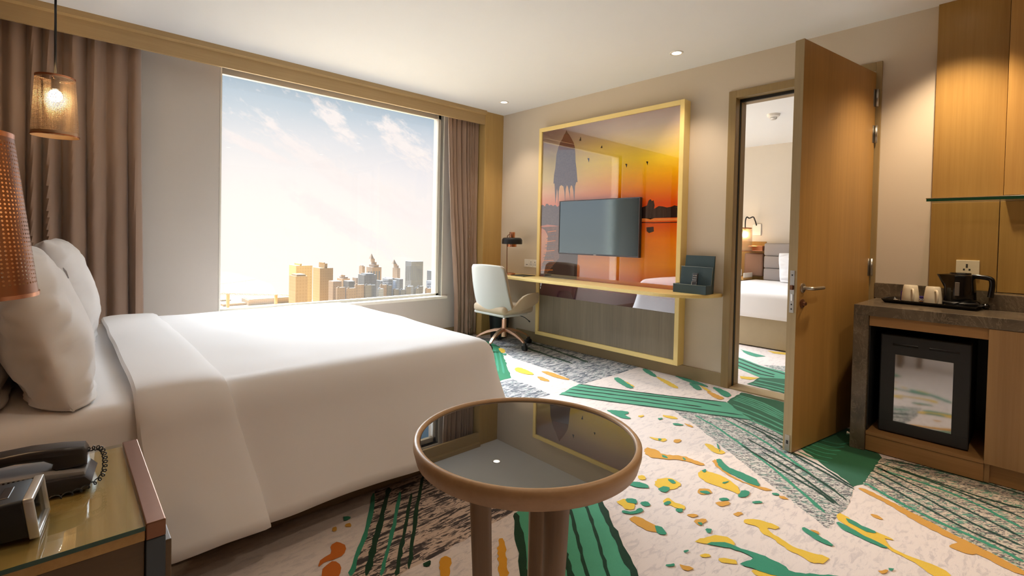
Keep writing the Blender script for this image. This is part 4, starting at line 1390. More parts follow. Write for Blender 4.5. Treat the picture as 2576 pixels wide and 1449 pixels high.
for i in range(5):
    a = radians(-87 + 72 * i)
    d = Vector((cos(a), sin(a), 0))
    n_ = Vector((-sin(a), cos(a), 0))
    bm = bmesh.new()
    path = [(0.02, 0.175, 0.026, 0.03), (0.10, 0.168, 0.024, 0.026), (0.18, 0.145, 0.021, 0.022), (0.25, 0.112, 0.018, 0.018), (0.295, 0.082, 0.014, 0.014)]
    rings = []
    for (r_, z_, w_, h_) in path:
        c_ = Vector((cx, cy, z_)) + d * r_
        rings.append([bm.verts.new(c_ + n_ * (w_ * sx) + Vector((0, 0, h_ * sz))) for sx, sz in ((-1, -.5), (1, -.5), (0.75, .5), (-0.75, .5))])
    for q in range(len(rings) - 1):
        for j in range(4):
            bm.faces.new((rings[q][j], rings[q][(j + 1) % 4], rings[q + 1][(j + 1) % 4], rings[q + 1][j]))
    bm.faces.new(rings[0])
    bm.faces.new(rings[-1])
    lg = mk('base_leg', bm, M['rose'], chair, 30)
    wc = Vector((cx, cy, 0.030)) + d * 0.305
    bm = bmesh.new()
    for sg in (-1, 1):
        t = bmesh.new()
        lathe(t, [(0.0, -0.010), (0.024, -0.010), (0.029, -0.005), (0.029, 0.005), (0.024, 0.010), (0.0, 0.010)], n=24, cap=False)
        merge(bm, t, 0, Matrix.Translation(wc + n_ * (0.014 * sg)) @ n_.to_track_quat('Z', 'Y').to_matrix().to_4x4())
    box(bm, (wc.x - 0.012, wc.y - 0.012, 0.034), (wc.x + 0.012, wc.y + 0.012, 0.075), 0.003)
    mk('caster', bm, M['black'], lg, True)

# waste bin behind the chair
bn = thing('waste_bin', 'dark waste bin under the desk behind the swivel chair', 'bin', (-0.16, -0.17, 0))
bm = bmesh.new()
lathe(bm, [(0.0, 0.0), (0.095, 0.0), (0.120, 0.30), (0.122, 0.305), (0.118, 0.305), (0.093, 0.008), (0.0, 0.008)], (-0.16, -0.17, 0), 32, cap=False)
mk('bin_body', bm, M['charcoal'], bn, True)
bm = bmesh.new()
lathe(bm, [(0.118, 0.296), (0.125, 0.296), (0.125, 0.308), (0.118, 0.308)], (-0.16, -0.17, 0), 32, cap=False)
mk('bin_rim', bm, M['black'], bn, True)

# ------------------------------------------------------------------ bed
BX0, BX1 = -4.17, -2.19       # head, foot of mattress
BY0, BY1 = -2.43, -0.62       # near, far side
BT = 0.585                    # mattress top
bed = thing('bed', 'large double bed with white linen beside the window', 'bed', ((BX0 + BX1) / 2, (BY0 + BY1) / 2, 0))
mk('bed_base', B((BX0, BY0 + 0.02, 0.012), (BX1 - 0.03, BY1 - 0.02, 0.30), 0.012), M['bedbase'], bed)


def rounded_box(a, b, r, seg=5):
    return box(bmesh.new(), a, b, r, seg)


mk('mattress', rounded_box((BX0, BY0, 0.30), (BX1, BY1, BT), 0.05), M['linen'], bed, True)
mk('sheet', (lambda bm: bm)(rounded_box((BX0 + 0.002, BY0 - 0.012, 0.30), (-3.40, BY1 + 0.012, BT + 0.008), 0.055)), M['linen'], bed, True)
hbd = mk('headboard', B((XL + 0.008, BY0 - 0.12, 0.0), (BX0, BY1 + 0.12, 1.10), 0.02), M['headboard'], bed)


def upath(x_head, x_foot, y_near, y_far, rad, nside=46, ncor=12, nfoot=44):
    """U outline from the head on the near side, round the foot, to the head on the far side"""
    pts = []
    for i in range(nside):
        pts.append((x_head + (x_foot - rad - x_head) * i / nside, y_near, 0, -1))
    for i in range(ncor):
        a = -pi / 2 + (pi / 2) * i / ncor
        pts.append((x_foot - rad + rad * cos(a), y_near + rad + rad * sin(a), cos(a), sin(a)))
    for i in range(nfoot + 1):
        pts.append((x_foot, y_near + rad + (y_far - y_near - 2 * rad) * i / nfoot, 1, 0))
    for i in range(1, ncor + 1):
        a = (pi / 2) * i / ncor
        pts.append((x_foot - rad + rad * cos(a), y_far - rad + rad * sin(a), cos(a), sin(a)))
    for i in range(1, nside + 1):
        pts.append((x_foot - rad + (x_head - x_foot + rad) * i / nside, y_far, 0, 1))
    return pts


def duvet_mesh(x_head, x_foot, y_near, y_far, top, hem):
    path = upath(x_head, x_foot, y_near, y_far, 0.10)
    n = len(path)
    # (outward offset, height)
    prof = [(-0.088, top - 0.002), (-0.065, top - 0.008), (-0.035, top - 0.022), (-0.010, top - 0.048), (0.006, top - 0.085), (0.014, top - 0.13)]
    m = 9
    for j in range(1, m + 1):
        f = j / m
        prof.append((0.014 + 0.11 * f ** 1.2, top - 0.13 + (hem - (top - 0.13)) * f))
    bm = bmesh.new()
    rings = []
    for k, (d, z) in enumerate(prof):
        rg = []
        for i, (x, y, nx, ny) in enumerate(path):
            low = max(0.0, (top - 0.10 - z) / (top - 0.10 - hem))
            w = noise.noise(Vector((i * 0.11, z * 1.2, 1.7))) * 0.020 * low + noise.noise(Vector((i * 0.035, z * 3, 5.2))) * 0.020 * low
            w2 = noise.noise(Vector((x * 3.0, y * 3.0, 9))) * 0.006 * (1 - low)
            q = noise.noise(Vector((i * 0.06, 3.3, 0))) * 0.020 * low ** 2
            rr = d + w
            rg.append(bm.verts.new((x + nx * rr, y + ny * rr, z + w2 + q)))
        rings.append(rg)
    for k in range(len(rings) - 1):
        for i in range(n - 1):
            bm.faces.new((rings[k][i], rings[k][i + 1], rings[k + 1][i + 1], rings[k + 1][i]))
    # top: ladder across from near side to far side
    inner = rings[0]
    nside, ncor, nfoot = 46, 12, 44
    half = nside - 1
    cells = nfoot + 2 * ncor
    prev = None
    for i in range(half + 1):
        a, b = inner[i], inner[n - 1 - i]
        row = [a]
        if a is not b:
            for c in range(1, cells):
                p = a.co.lerp(b.co, c / cells)
                p.z = top - 0.002 + 0.020 * min(1, 4 * c / cells, 4 * (1 - c / cells)) + noise.noise(Vector((p.x * 2.2, p.y * 2.2, 4))) * 0.010 + noise.noise(Vector((p.x * 7, p.y * 5, 8))) * 0.003
                row.append(bm.verts.new(p))
            row.append(b)
        else:
            row = [a] * (cells + 1)
        if prev:
            for c in range(cells):
                vs = []
                for v in (prev[c], prev[c + 1], row[c + 1], row[c]):
                    if v not in vs:
                        vs.append(v)
                if len(vs) >= 3:
                    try:
                        bm.faces.new(vs)
                    except ValueError:
                        pass
        prev = row
    foot = inner[nside:n - nside]
    for c in range(cells):
        bm.faces.new((prev[c], prev[c + 1], foot[c + 1], foot[c]))
    return bm


DT_ = 0.615
duv = mk('duvet', duvet_mesh(-3.47, BX1 + 0.03, BY0 - 0.035, BY1 + 0.035, DT_, 0.140), M['linen'], bed, True)
mod(duv, 'SOLIDIFY', thickness=0.012, offset=-1)


def fold_mesh():
    """turned-down band across the bed, draping down both sides"""
    y0, y1 = BY0 - 0.047, BY1 + 0.047
    top = DT_ + 0.020
    sec = []
    m = 10
    for j in range(m + 1):
        f = j / m
        sec.append((y0 - 0.125 * (1 - f) ** 1.2, 0.138 + (top - 0.138 - 0.13) * f))
    sec += [(y0 + 0.004, top - 0.085), (y0 + 0.022, top - 0.045), (y0 + 0.050, top - 0.018), (y0 + 0.09, top - 0.005), (y0 + 0.15, top)]
    half = list(sec)
    mid = [(y0 + 0.15 + (y1 - y0 - 0.30) * i / 26, top + 0.012 * sin(pi * i / 26)) for i in range(1, 26)]
    other = [(y1 - (y - y0), z) for y, z in reversed(half)]
    full = half + mid + other
    N = len(full) - 1
    xs = [(-3.675, -0.030), (-3.690, -0.012), (-3.682, 0.0), (-3.65, 0.006), (-3.60, 0.009), (-3.54, 0.007), (-3.48, 0.004), (-3.445, 0.0), (-3.428, -0.008), (-3.425, -0.020)]
    bm = bmesh.new()
    rows = []
    for (x, dz) in xs:
        row = []
        for i, (y, z) in enumerate(full):
            low = max(0, 1 - (z - 0.138) / (top - 0.138))
            hang = low > 0.15
            s = -1 if i < N / 2 else 1
            xo = x + noise.noise(Vector((i * 0.15, 2, 3))) * 0.010 + (0.10 * low * (0.4 + (x + 3.69) * 2.4) if i < N / 2 else 0)
            w = noise.noise(Vector((x * 6, i * 0.2, 6))) * 0.010
            if hang:
                row.append(bm.verts.new((xo, y + s * (dz + 0.012) + w, z + noise.noise(Vector((x * 4, 1, 2))) * 0.02 * low)))
            else:
                row.append(bm.verts.new((xo, y, z + dz + w * 0.5)))
        rows.append(row)
    for a in range(len(rows) - 1):
        for i in range(N):
            bm.faces.new((rows[a][i], rows[a + 1][i], rows[a + 1][i + 1], rows[a][i + 1]))
    return bm


fo = mk('duvet_fold', fold_mesh(), M['linen'], duv, True)
mod(fo, 'SOLIDIFY', thickness=0.008, offset=-1)


def pillow(label, c, w, h, t, tilt, yaw, seed, group='white pillows on the bed', embroider=False, mat=None):
    """w along y, h up, t thickness (x); stands on its long edge and leans back"""
    cz = c[2]
    Rm = Matrix.Translation(c) @ Matrix.Rotation(yaw, 4, 'Z') @ Matrix.Rotation(tilt, 4, 'Y')
    th = thing('pillow', label, 'pillow', (c[0], c[1], cz), group)
    bm = bmesh.new()
    n = 44
    for sgn in (1, -1):
        vs = {}
        for i in range(n + 1):
            for j in range(n + 1):
                a, b = sin((i / n * 2 - 1) * pi / 2), sin((j / n * 2 - 1) * pi / 2)
                e = max(0.0, (1 - abs(a) ** 2.6)) ** 0.55 * max(0.0, (1 - abs(b) ** 2.6)) ** 0.55
                pinch = 1 - 0.05 * (1 - abs(b)) * abs(a) ** 4
                y = a * w / 2 * (1 - 0.07 * (1 - abs(b) ** 2) * abs(a))
                z = b * h / 2 * (1 - 0.09 * (1 - abs(a) ** 2) * abs(b)) * pinch
                cr = 1 - 0.09 * (abs(a) * abs(b)) ** 3
                y *= cr
                z *= cr
                edge = max(abs(a), abs(b))
                wr = noise.noise(Vector((a * 2.0, b * 2.0, seed))) * 0.020 + noise.noise(Vector((a * 3.0 + b * 1.5, b * 8 - a * 4, seed + 3))) * 0.022 * edge ** 2 + noise.noise(Vector((a * 2.0, b * 16, seed + 7))) * 0.010 * abs(a) ** 2
                sag = 0.15 * (0.5 - b * 0.5) * e
                x = sgn * (t / 2 * e * (1 + sag) + wr * min(1, e * 2.5))
                p = Rm @ Vector((x, y, z + h / 2 - 0.05))
                if p.z < cz + 0.035:            # the lower edge is pressed flat on the bed
                    q = min(1.0, (cz + 0.035 - p.z) / 0.075)
                    p += Rm.to_3x3() @ Vector((sgn * 0.045 * sin(q * pi * 0.5) * max(0, 1 - abs(a) ** 6), 0, 0))
                    p.z = cz + 0.035 * (1 - q) ** 1.5 + 0.001 * (sgn > 0)
                vs[i, j] = bm.verts.new(p)
        for i in range(n):
            for j in range(n):
                f = (vs[i, j], vs[i + 1, j], vs[i + 1, j + 1], vs[i, j + 1])
                bm.faces.new(f if sgn > 0 else f[::-1])
    bmesh.ops.remove_doubles(bm, verts=bm.verts, dist=0.0003)
    mk('pillow_case', bm, M['linen_b'], th, 60)
    bm = bmesh.new()
    pp = []
    for k in range(80):
        a = 2 * pi * k / 80
        ca, sa = cos(a), sin(a)
        q = max(abs(ca), abs(sa))
        aa, bb = ca / q, sa / q
        y = aa * w / 2 * (1 - 0.07 * (1 - abs(bb) ** 2) * abs(aa)) * 0.985
        z = bb * h / 2 * (1 - 0.09 * (1 - abs(aa) ** 2) * abs(bb)) * 0.985
        cr = 1 - 0.09 * (abs(aa) * abs(bb)) ** 3
        y *= cr
        z *= cr
        p = Rm @ Vector((0, y, z + h / 2 - 0.05))
        p.z = max(p.z, cz + 0.004)
        pp.append(p)
    pp.append(pp[0])
    tube(bm, pp, 0.004, 6, cap=False)
    mk('pillow_seam', bm, M['linen'], th, True)
    if embroider:
        bm = bmesh.new()
        for k in range(6):
            yy, zz = -0.10 + 0.035 * k, h * 0.66
            cpts = []
            for q in range(9):
                an = q / 8 * (2 * pi if k % 2 else pi * 1.3) + k
                cpts.append(Rm @ Vector((t / 2 * 0.99, yy + 0.012 * cos(an), zz + 0.014 * sin(an))))
            tube(bm, cpts, 0.0015, 5)
        mk('embroidery', bm, plain('grey_embroidery_thread', srgb(170, 165, 165), 0.6), th)
    return th


ZP = BT + 0.009
pillow('plump white pillow standing in front on the side of the bed nearest the nightstand', (-3.850, -2.055, ZP), 0.80, 0.58, 0.21, radians(-15), radians(2), 1, embroider=True)
pillow('white pillow leaning on the headboard, behind the front pillow nearest the nightstand', (-4.058, -2.04, ZP), 0.78, 0.40, 0.14, radians(-3), radians(-2), 2)
pillow('white pillow standing in front on the window side of the bed', (-3.800, -1.14, ZP), 0.80, 0.58, 0.21, radians(-11), radians(-3), 5, embroider=False)
pillow('white pillow leaning on the headboard on the window side of the bed', (-4.055, -1.10, ZP), 0.78, 0.48, 0.15, radians(-3), radians(1), 9)

# ------------------------------------------------------------------ nightstand
NZ = 0.560
NX0, NX1, NY0, NY1 = XL + 0.01, -3.703, -3.192, -2.685
ns = thing('nightstand', 'oak nightstand with glass top and bronze edge beside the bed', 'nightstand', ((NX0 + NX1) / 2, (NY0 + NY1) / 2, 0))
mk('carcass', B((NX0, NY0 + 0.006, 0.10), (NX1 - 0.034, NY1 - 0.006, NZ - 0.030), 0.002), M['night_side'], ns)
mk('top_board', B((NX0, NY0 + 0.002, NZ - 0.030), (NX1 - 0.034, NY1, NZ - 0.008), 0.001), M['night_oak'], ns)
gl = mk('glass_top', B((NX0, NY0, NZ - 0.0075), (NX1 - 0.034, NY1, NZ - 0.0005)), M['clear'], ns)
mk('glass_edge', B((NX0, NY0 - 0.0012, NZ - 0.0085), (NX1 - 0.034, NY0 - 0.0002, NZ + 0.0)), M['green_edge'], gl)
mk('bronze_strip', B((NX1 - 0.033, NY0 - 0.001, NZ - 0.030), (NX1, NY1, NZ + 0.004), 0.002), M['bronze'], ns)
mk('front_panel', B((NX1 - 0.033, NY0 + 0.0, 0.10), (NX1, NY1, NZ - 0.0305), 0.002), M['dark_edge'], ns)
dr = mk('drawer_front', B((NX1, NY0 + 0.015, 0.30), (NX1 + 0.012, NY1 - 0.015, 0.51), 0.002), M['night_side'], ns)
mk('drawer_pull', B((NX1 + 0.012, -3.03, 0.45), (NX1 + 0.024, -2.89, 0.462), 0.002), M['bronze'], dr)
mk('plinth', B((NX0, NY0 + 0.03, 0.003), (NX1 - 0.05, NY1 - 0.03, 0.10)), M['black'], ns)

# telephone
NT_ = NZ + 0.0005
ph = thing('telephone', 'dark corded telephone lying on the nightstand beside the bed', 'telephone', (-3.93, -2.87, NT_))


def at_phone(bm, name, mat, parent, smooth=True, rot=radians(-8)):
    bmesh.ops.transform(bm, matrix=Matrix.Translation((-3.93, -2.870, NT_)) @ Matrix.Rotation(rot, 4, 'Z'), verts=bm.verts)
    return mk(name, bm, mat, parent, smooth)


bm = bmesh.new()
prism(bm, [(-0.13, 0.0), (0.125, 0.0), (0.130, 0.018), (0.118, 0.032), (0.05, 0.036), (-0.05, 0.040), (-0.13, 0.046)], -0.055, 0.055, 'y', 0.006)
base_ = at_phone(bm, 'phone_base', M['phone'], ph)
bm = bmesh.new()
prism(bm, [(-0.09, 0.036), (0.118, 0.030), (0.116, 0.040), (0.06, 0.047), (-0.06, 0.050), (-0.09, 0.048)], -0.046, 0.046, 'y', 0.003)
crd = at_phone(bm, 'cradle', M['phone_grey'], base_)
for i in range(11):
    at_phone(B((-0.045 + i * 0.0075, -0.0475, 0.037), (-0.0415 + i * 0.0075, -0.0455, 0.047)), 'speaker_slot', M['black'], base_)
bm = bmesh.new()
arc = [(-0.125, 0.052), (-0.118, 0.072), (-0.09, 0.086), (-0.04, 0.096), (0.02, 0.099), (0.07, 0.096), (0.112, 0.090), (0.118, 0.078), (0.119, 0.046), (0.065, 0.043), (0.058, 0.052), (0.060, 0.060), (0.045, 0.070), (0.0, 0.074), (-0.045, 0.070), (-0.062, 0.058), (-0.066, 0.047), (-0.12, 0.046)]
prism(bm, arc, -0.030, 0.020, 'y', 0.009, seg=3)
at_phone(bm, 'handset', M['phone'], ph)
bm = bmesh.new()
box(bm, (0.02, -0.0565, 0.014), (0.03, -0.0545, 0.018))
at_phone(bm, 'indicator', M['silver'], base_)
bm = bmesh.new()
cp = []
ctrl = spline([(0.112, -0.01, 0.075), (0.140, -0.005, 0.072), (0.150, -0.02, 0.045), (0.142, -0.035, 0.012), (0.10, -0.075, 0.008), (0.03, -0.085, 0.008)], 26)
for i, p in enumerate(ctrl):
    a = i * 0.95
    r_ = 0.0045
    cp.append((p.x + r_ * cos(a), p.y + r_ * sin(a) * 0.5, max(0.0025, p.z + r_ * sin(a))))
tube(bm, cp, 0.0014, 6)
at_phone(bm, 'coiled_cord', M['black'], ph)

# clock radio
ck = thing('clock_radio', 'black clock radio with silver face frame on the nightstand', 'clock', (-3.955, -3.06, NT_))
ckM = Matrix.Translation((-3.945, -3.048, NT_)) @ Matrix.Rotation(radians(-7), 4, 'Z') @ Matrix.Diagonal((0.75, 0.75, 0.75, 1))


def at_ck(bm, name, mat, parent, smooth=False):
    bmesh.ops.transform(bm, matrix=ckM, verts=bm.verts)
    return mk(name, bm, mat, parent, smooth)


bm = bmesh.new()
prism(bm, [(-0.10, 0.004), (0.068, 0.004), (0.056, 0.098), (0.046, 0.103), (-0.09, 0.096), (-0.10, 0.088)], -0.072, 0.072, 'y', 0.008, seg=3)
cb = at_ck(bm, 'clock_body', M['black'], ck, True)
bm = bmesh.new()
fr_o = [(-0.074, 0.0), (0.074, 0.0), (0.074, 0.106), (-0.074, 0.106)]
for (y0, y1, z0, z1) in ((-0.076, 0.076, 0.001, 0.012), (-0.076, 0.076, 0.094, 0.106), (-0.076, -0.066, 0.006, 0.10), (0.066, 0.076, 0.006, 0.10)):
    t = bmesh.new()
    box(t, (0.064, y0, z0), (0.084, y1, z1), 0.003, 3)
    for v in t.verts:
        v.co.x -= v.co.z * 0.13
    merge(bm, t)
at_ck(bm, 'silver_frame', M['silver'], ck, True)
bm = bmesh.new()
t = bmesh.new()
box(t, (0.062, -0.068, 0.008), (0.0755, 0.068, 0.098), 0.002)
for v in t.verts:
    v.co.x -= v.co.z * 0.13
merge(bm, t)
at_ck(bm, 'display', M['blackgloss'], ck)
for i in range(3):
    at_ck(B((-0.07 + i * 0.035, -0.035, 0.094), (-0.05 + i * 0.035, 0.035, 0.1005 + 0.0012 * i), 0.002), 'top_button', M['phone'], ck)

# ------------------------------------------------------------------ perforated copper wall lamp over the nightstand
def shade_lamp(parent, c, r0, r1, z0, z1, mat, edge):
    bm = bmesh.new()
    prof = [(r0 + (r1 - r0) * i / 8, z0 + (z1 - z0) * i / 8) for i in range(9)]
    lathe(bm, prof, (c[0], c[1], 0), 96, cap=False, uv=True)
    s = mk('lamp_shade', bm, mat, parent, True)
    bm = bmesh.new()
    lathe(bm, [(r0 - 0.001, z0), (r0 + 0.0015, z0), (r0 + 0.0015, z0 + 0.008), (r0 - 0.001, z0 + 0.008)], (c[0], c[1], 0), 64, cap=False)
    mk('shade_rim', bm, edge, s, True)
    bm = bmesh.new()
    lathe(bm, [(r1 - 0.001, z1 - 0.010), (r1 + 0.0015, z1 - 0.010), (r1 + 0.0015, z1), (r1 - 0.001, z1)], (c[0], c[1], 0), 64, cap=False)
    mk('shade_rim', bm, edge, s, True)
    bm = bmesh.new()
    for i in range(3):
        a = i * 2 * pi / 3 + 0.4
        tube(bm, [(c[0], c[1], z1 - 0.03), (c[0] + cos(a) * (r1 - 0.001), c[1] + sin(a) * (r1 - 0.001), z1 - 0.015)], 0.0016, 6)
    mk('shade_spider', bm, edge, s)
    return s


def point(name, loc, power, col, size):
    l = bpy.data.lights.new(name, 'POINT')
    l.energy = power
    l.color = col
    l.shadow_soft_size = size
    o = bpy.data.objects.new(name, l)
    COL.objects.link(o)
    o.location = loc
    return o


WARM = (1.0, 0.74, 0.47)
lc = (-4.045, -2.945)
wl = thing('wall_lamp', 'perforated copper lampshade close to the camera over the nightstand', 'lamp', (XL, lc[1], 0.97))
shade_lamp(wl, lc, 0.150, 0.112, 1.008, 1.337, M['perf'], M['copper'])
bm = bmesh.new()
sphere(bm, (lc[0], lc[1], 1.18), 0.030, 1, 1, 1.25)
mk('lamp_bulb', bm, emissive('warm_lamp_bulb', (1, 0.72, 0.42, 1), 60), wl, True)
bm = bmesh.new()
lathe(bm, [(0.0, 1.215), (0.018, 1.215), (0.018, 1.30), (0.0, 1.30)], (lc[0], lc[1], 0), 16, cap=False)
tube(bm, spline([(lc[0], lc[1], 1.29), (lc[0], lc[1], 1.42), (lc[0] - 0.05, lc[1], 1.48), (lc[0] - 0.14, lc[1], 1.44), (XL + 0.01, lc[1], 1.40)], 6), 0.007, 10)
mk('lamp_arm', bm, M['charcoal'], wl, True)
mk('wall_plate', B((XL, lc[1] - 0.05, 1.32), (XL + 0.018, lc[1] + 0.05, 1.44), 0.004), M['charcoal'], wl)

# pendant over the far bedside
pc = (-3.887, -0.30)
pd = thing('pendant_lamp', 'copper mesh pendant lamp hanging on a thin cord before the curtain', 'lamp', (pc[0], pc[1], 1.70))
shade_lamp(pd, pc, 0.112, 0.092, 1.700, 2.060, M['mesh_shade'], M['copper'])
bm = bmesh.new()
tube(bm, [(pc[0], pc[1], 2.02), (pc[0], pc[1], ZC)], 0.006, 8)
mk('cord', bm, M['black'], pd)
bm = bmesh.new()
lathe(bm, [(0.0, 1.985), (0.018, 1.985), (0.018, 2.055), (0.006, 2.062), (0.0, 2.062)], (pc[0], pc[1], 0), 16, cap=False)
mk('bulb_socket', bm, M['charcoal'], pd, True)
bm = bmesh.new()
sphere(bm, (pc[0], pc[1], 1.945), 0.034, 1, 1, 1.1)
mk('lamp_bulb', bm, emissive('pendant_bulb_glow', (1, 0.80, 0.52, 1), 70), pd, True)
bm = bmesh.new()
lathe(bm, [(0.0, ZC - 0.02), (0.045, ZC - 0.02), (0.05, ZC), (0.0, ZC)], (pc[0], pc[1], 0), 24, cap=False)
mk('ceiling_rose', bm, M['charcoal'], pd, True)

# ------------------------------------------------------------------ round side table
tc = (-3.000, -3.520)
TZ = 0.652
tb = thing('side_table', 'round wooden side table with black glass top in the foreground', 'table', (tc[0], tc[1], 0))
TR = 0.279
bm = bmesh.new()
lathe(bm, [(TR - 0.014, TZ - 0.006), (TR - 0.014, TZ + 0.003), (TR - 0.010, TZ + 0.007), (TR - 0.004, TZ + 0.007), (TR + 0.001, TZ + 0.002), (TR + 0.001, TZ - 0.012), (TR - 0.006, TZ - 0.038), (TR - 0.018, TZ - 0.044), (0.0, TZ - 0.044)], (tc[0], tc[1], 0), 96, cap=False)
mk('wooden_rim', bm, M['rimwood'], tb, 50)
bm = bmesh.new()
lathe(bm, [(0.0, TZ), (TR - 0.0165, TZ), (TR - 0.0145, TZ - 0.0015), (TR - 0.0145, TZ - 0.008), (0.0, TZ - 0.008)], (tc[0], tc[1], 0), 96, cap=False)
mk('glass_top', bm, M['table_glass'], tb, 20)
vd = Vector((tc[0] - CAM_LOC.x, tc[1] - CAM_LOC.y, 0)).normalized()
vr = Vector((vd.y, -vd.x, 0))
for th_ in (-100, 20, 140):
    a = radians(th_)
    d = vr * sin(a) + vd * cos(a)
    n_ = Vector((-d.y, d.x, 0))
    bm = bmesh.new()
    rings = []
    for (r_, z_, w_) in ((0.118, TZ - 0.043, 0.028), (0.112, 0.45, 0.026), (0.102, 0.22, 0.023), (0.092, 0.0, 0.020)):
        c_ = Vector((tc[0], tc[1], z_)) + d * r_
        rg = []
        for q in range(12):
            an = 2 * pi * q / 12
            ca, sa = cos(an), sin(an)
            k_ = (abs(ca) ** 4 + abs(sa) ** 4) ** -0.25
            rg.append(bm.verts.new(c_ + d * (w_ * ca * k_) + n_ * (w_ * sa * k_)))
        rings.append(rg)
    for q in range(3):
        for j in range(12):
            bm.faces.new((rings[q][j], rings[q][(j + 1) % 12], rings[q + 1][(j + 1) % 12], rings[q + 1][j]))
    bm.faces.new(rings[0])
    bm.faces.new(rings[-1])
    mk('leg', bm, M['legwood'], tb, 50)

# ------------------------------------------------------------------ minibar
CZ = 0.812
CX = -0.56
cnt = thing('stone_counter', 'brown marble waterfall counter of the minibar', 'counter', (-0.28, -4.2, 0))
mk('counter_top', B((CX, -5.2, CZ - 0.056), (-0.003, -3.662, CZ), 0.002), M['stone'], cnt)
mk('side_panel', B((CX, -3.732, 0.0), (-0.003, -3.662, CZ - 0.0562), 0.002), M['stone'], cnt)
mk('backsplash', B((-0.022, -4.185, CZ), (-0.003, -3.65, CZ + 0.095), 0.002), M['stone'], cnt)
mk('raised_backsplash', B((-0.165, -5.2, CZ), (-0.022, -4.185, CZ + 0.085), 0.002), M['stone'], cnt)
cab = thing('minibar_cabinet', 'oak minibar cabinet with open fridge niche under the marble counter', 'cabinet', (-0.27, -4.4, 0))
mk('niche_rail', B((CX + 0.012, -4.212, 0.700), (-0.03, -3.7335, CZ - 0.057), 0.001), M['cab_oak_x'], cab)
mk('niche_floor', B((CX + 0.012, -4.212, 0.092), (-0.03, -3.7335, 0.110), 0.001), M['cab_oak_x'], cab)
mk('kick_board', B((CX + 0.016, -4.212, 0.004), (CX + 0.04, -3.7335, 0.090), 0.001), M['cab_oak_x'], cab)
mk('niche_back', B((-0.03, -4.212, 0.0), (-0.004, -3.7335, CZ - 0.057)), M['black'], cab)
mk('niche_lining', B((CX + 0.03, -3.7375, 0.112), (-0.03, -3.7336, 0.698)), M['black'], cab)
mk('divider', B((CX + 0.022, -4.232, 0.004), (-0.004, -4.213, CZ - 0.057)), M['cab_oak'], cab)
dr_ = mk('cabinet_door', B((CX + 0.004, -4.80, 0.098), (CX + 0.022, -4.212, CZ - 0.058), 0.001), M['cab_oak'], cab)
mk('cabinet_door', B((CX + 0.004, -5.2, 0.098), (CX + 0.022, -4.803, CZ - 0.058), 0.001), M['cab_oak'], cab)
mk('cabinet_plinth', B((CX + 0.035, -5.2, 0.004), (CX + 0.055, -4.214, 0.096)), M['cab_oak_x'], cab)
mk('cabinet_body', B((CX + 0.056, -5.2, 0.004), (-0.004, -4.233, CZ - 0.057)), M['black'], cab)

fr = thing('minibar_fridge', 'black minibar fridge with a mirrored glass door in the cabinet niche', 'fridge', (-0.25, -3.95, 0.1102))
fy0, fy1, fz0, fz1 = -4.150, -3.775, 0.1102, 0.655
mk('fridge_body', B((-0.44, fy0 + 0.006, fz0), (-0.06, fy1 - 0.006, fz1 - 0.004), 0.004), M['black'], fr)
fx0, fx1 = -0.478, -0.442
bm = bmesh.new()
gy0, gy1, gz0, gz1 = -4.082, -3.842, 0.180, 0.548
box(bm, (fx0, fy0, fz0 + 0.004), (fx1, fy1, gz0), 0.006)
box(bm, (fx0, fy0, gz1), (fx1, fy1, fz1), 0.006)
box(bm, (fx0, fy0, gz0 - 0.01), (fx1, gy0, gz1 + 0.01), 0.006)
box(bm, (fx0, gy1, gz0 - 0.01), (fx1, fy1, gz1 + 0.01), 0.006)
fd = mk('fridge_door', bm, M['black'], fr)
mk('door_grip', B((fx0 - 0.002, fy1 - 0.165, 0.598), (fx0 + 0.002, fy1 - 0.055, 0.610), 0.001), M['blackgloss'], fd)
mk('door_grip', B((fx0 - 0.002, fy0 + 0.045, 0.598), (fx0 + 0.002, fy0 + 0.165, 0.610), 0.001), M['blackgloss'], fd)
mk('mirror_glass', B((fx0 + 0.006, gy0, gz0), (fx0 + 0.012, gy1, gz1)), glossy_black('smoked_fridge_glass', 0.40, 0.055, (0.05, 0.05, 0.045, 1)), fd)

# tray and tea things
TYZ = CZ
tr = thing('serving_tray', 'rectangular black serving tray on the marble counter', 'tray', (-0.21, -3.96, TYZ))
TRM = Matrix.Translation((-0.205, -3.955, TYZ)) @ Matrix.Rotation(radians(-5), 4, 'Z')
bm = bmesh.new()
hx, hy = 0.115, 0.205
lo = [(-hx + .012, -hy + .012), (hx - .012, -hy + .012), (hx - .012, hy - .012), (-hx + .012, hy - .012)]
hi = [(-hx, -hy), (hx, -hy), (hx, hy), (-hx, hy)]
v0 = [bm.verts.new((x, y, 0.0)) for x, y in lo]
v1 = [bm.verts.new((x * 1.02, y * 1.02, 0.022)) for x, y in hi]
v2 = [bm.verts.new((x * 0.985, y * 0.985, 0.022)) for x, y in hi]
v3 = [bm.verts.new((x * 0.98, y * 0.98, 0.006)) for x, y in lo]
bm.faces.new(v0[::-1])
bm.faces.new(v3)
for a_, b_ in ((v0, v1), (v1, v2), (v2, v3)):
    for i in range(4):
        bm.faces.new((a_[i], a_[(i + 1) % 4], b_[(i + 1) % 4], b_[i]))
bmesh.ops.transform(bm, matrix=TRM, verts=bm.verts)
mk('tray_body', bm, M['blackgloss'], tr)
for s_ in (-1, 1):
    bm = B((-0.04, s_ * (hy * 1.02) - 0.006, 0.019), (0.04, s_ * (hy * 1.02) + 0.006, 0.0235), 0.001)
    bmesh.ops.transform(bm, matrix=TRM, verts=bm.verts)
    mk('tray_handle', bm, M['black'], tr)


def on_tray(x, y, z=0.006):
    return TRM @ Vector((x, y, z))


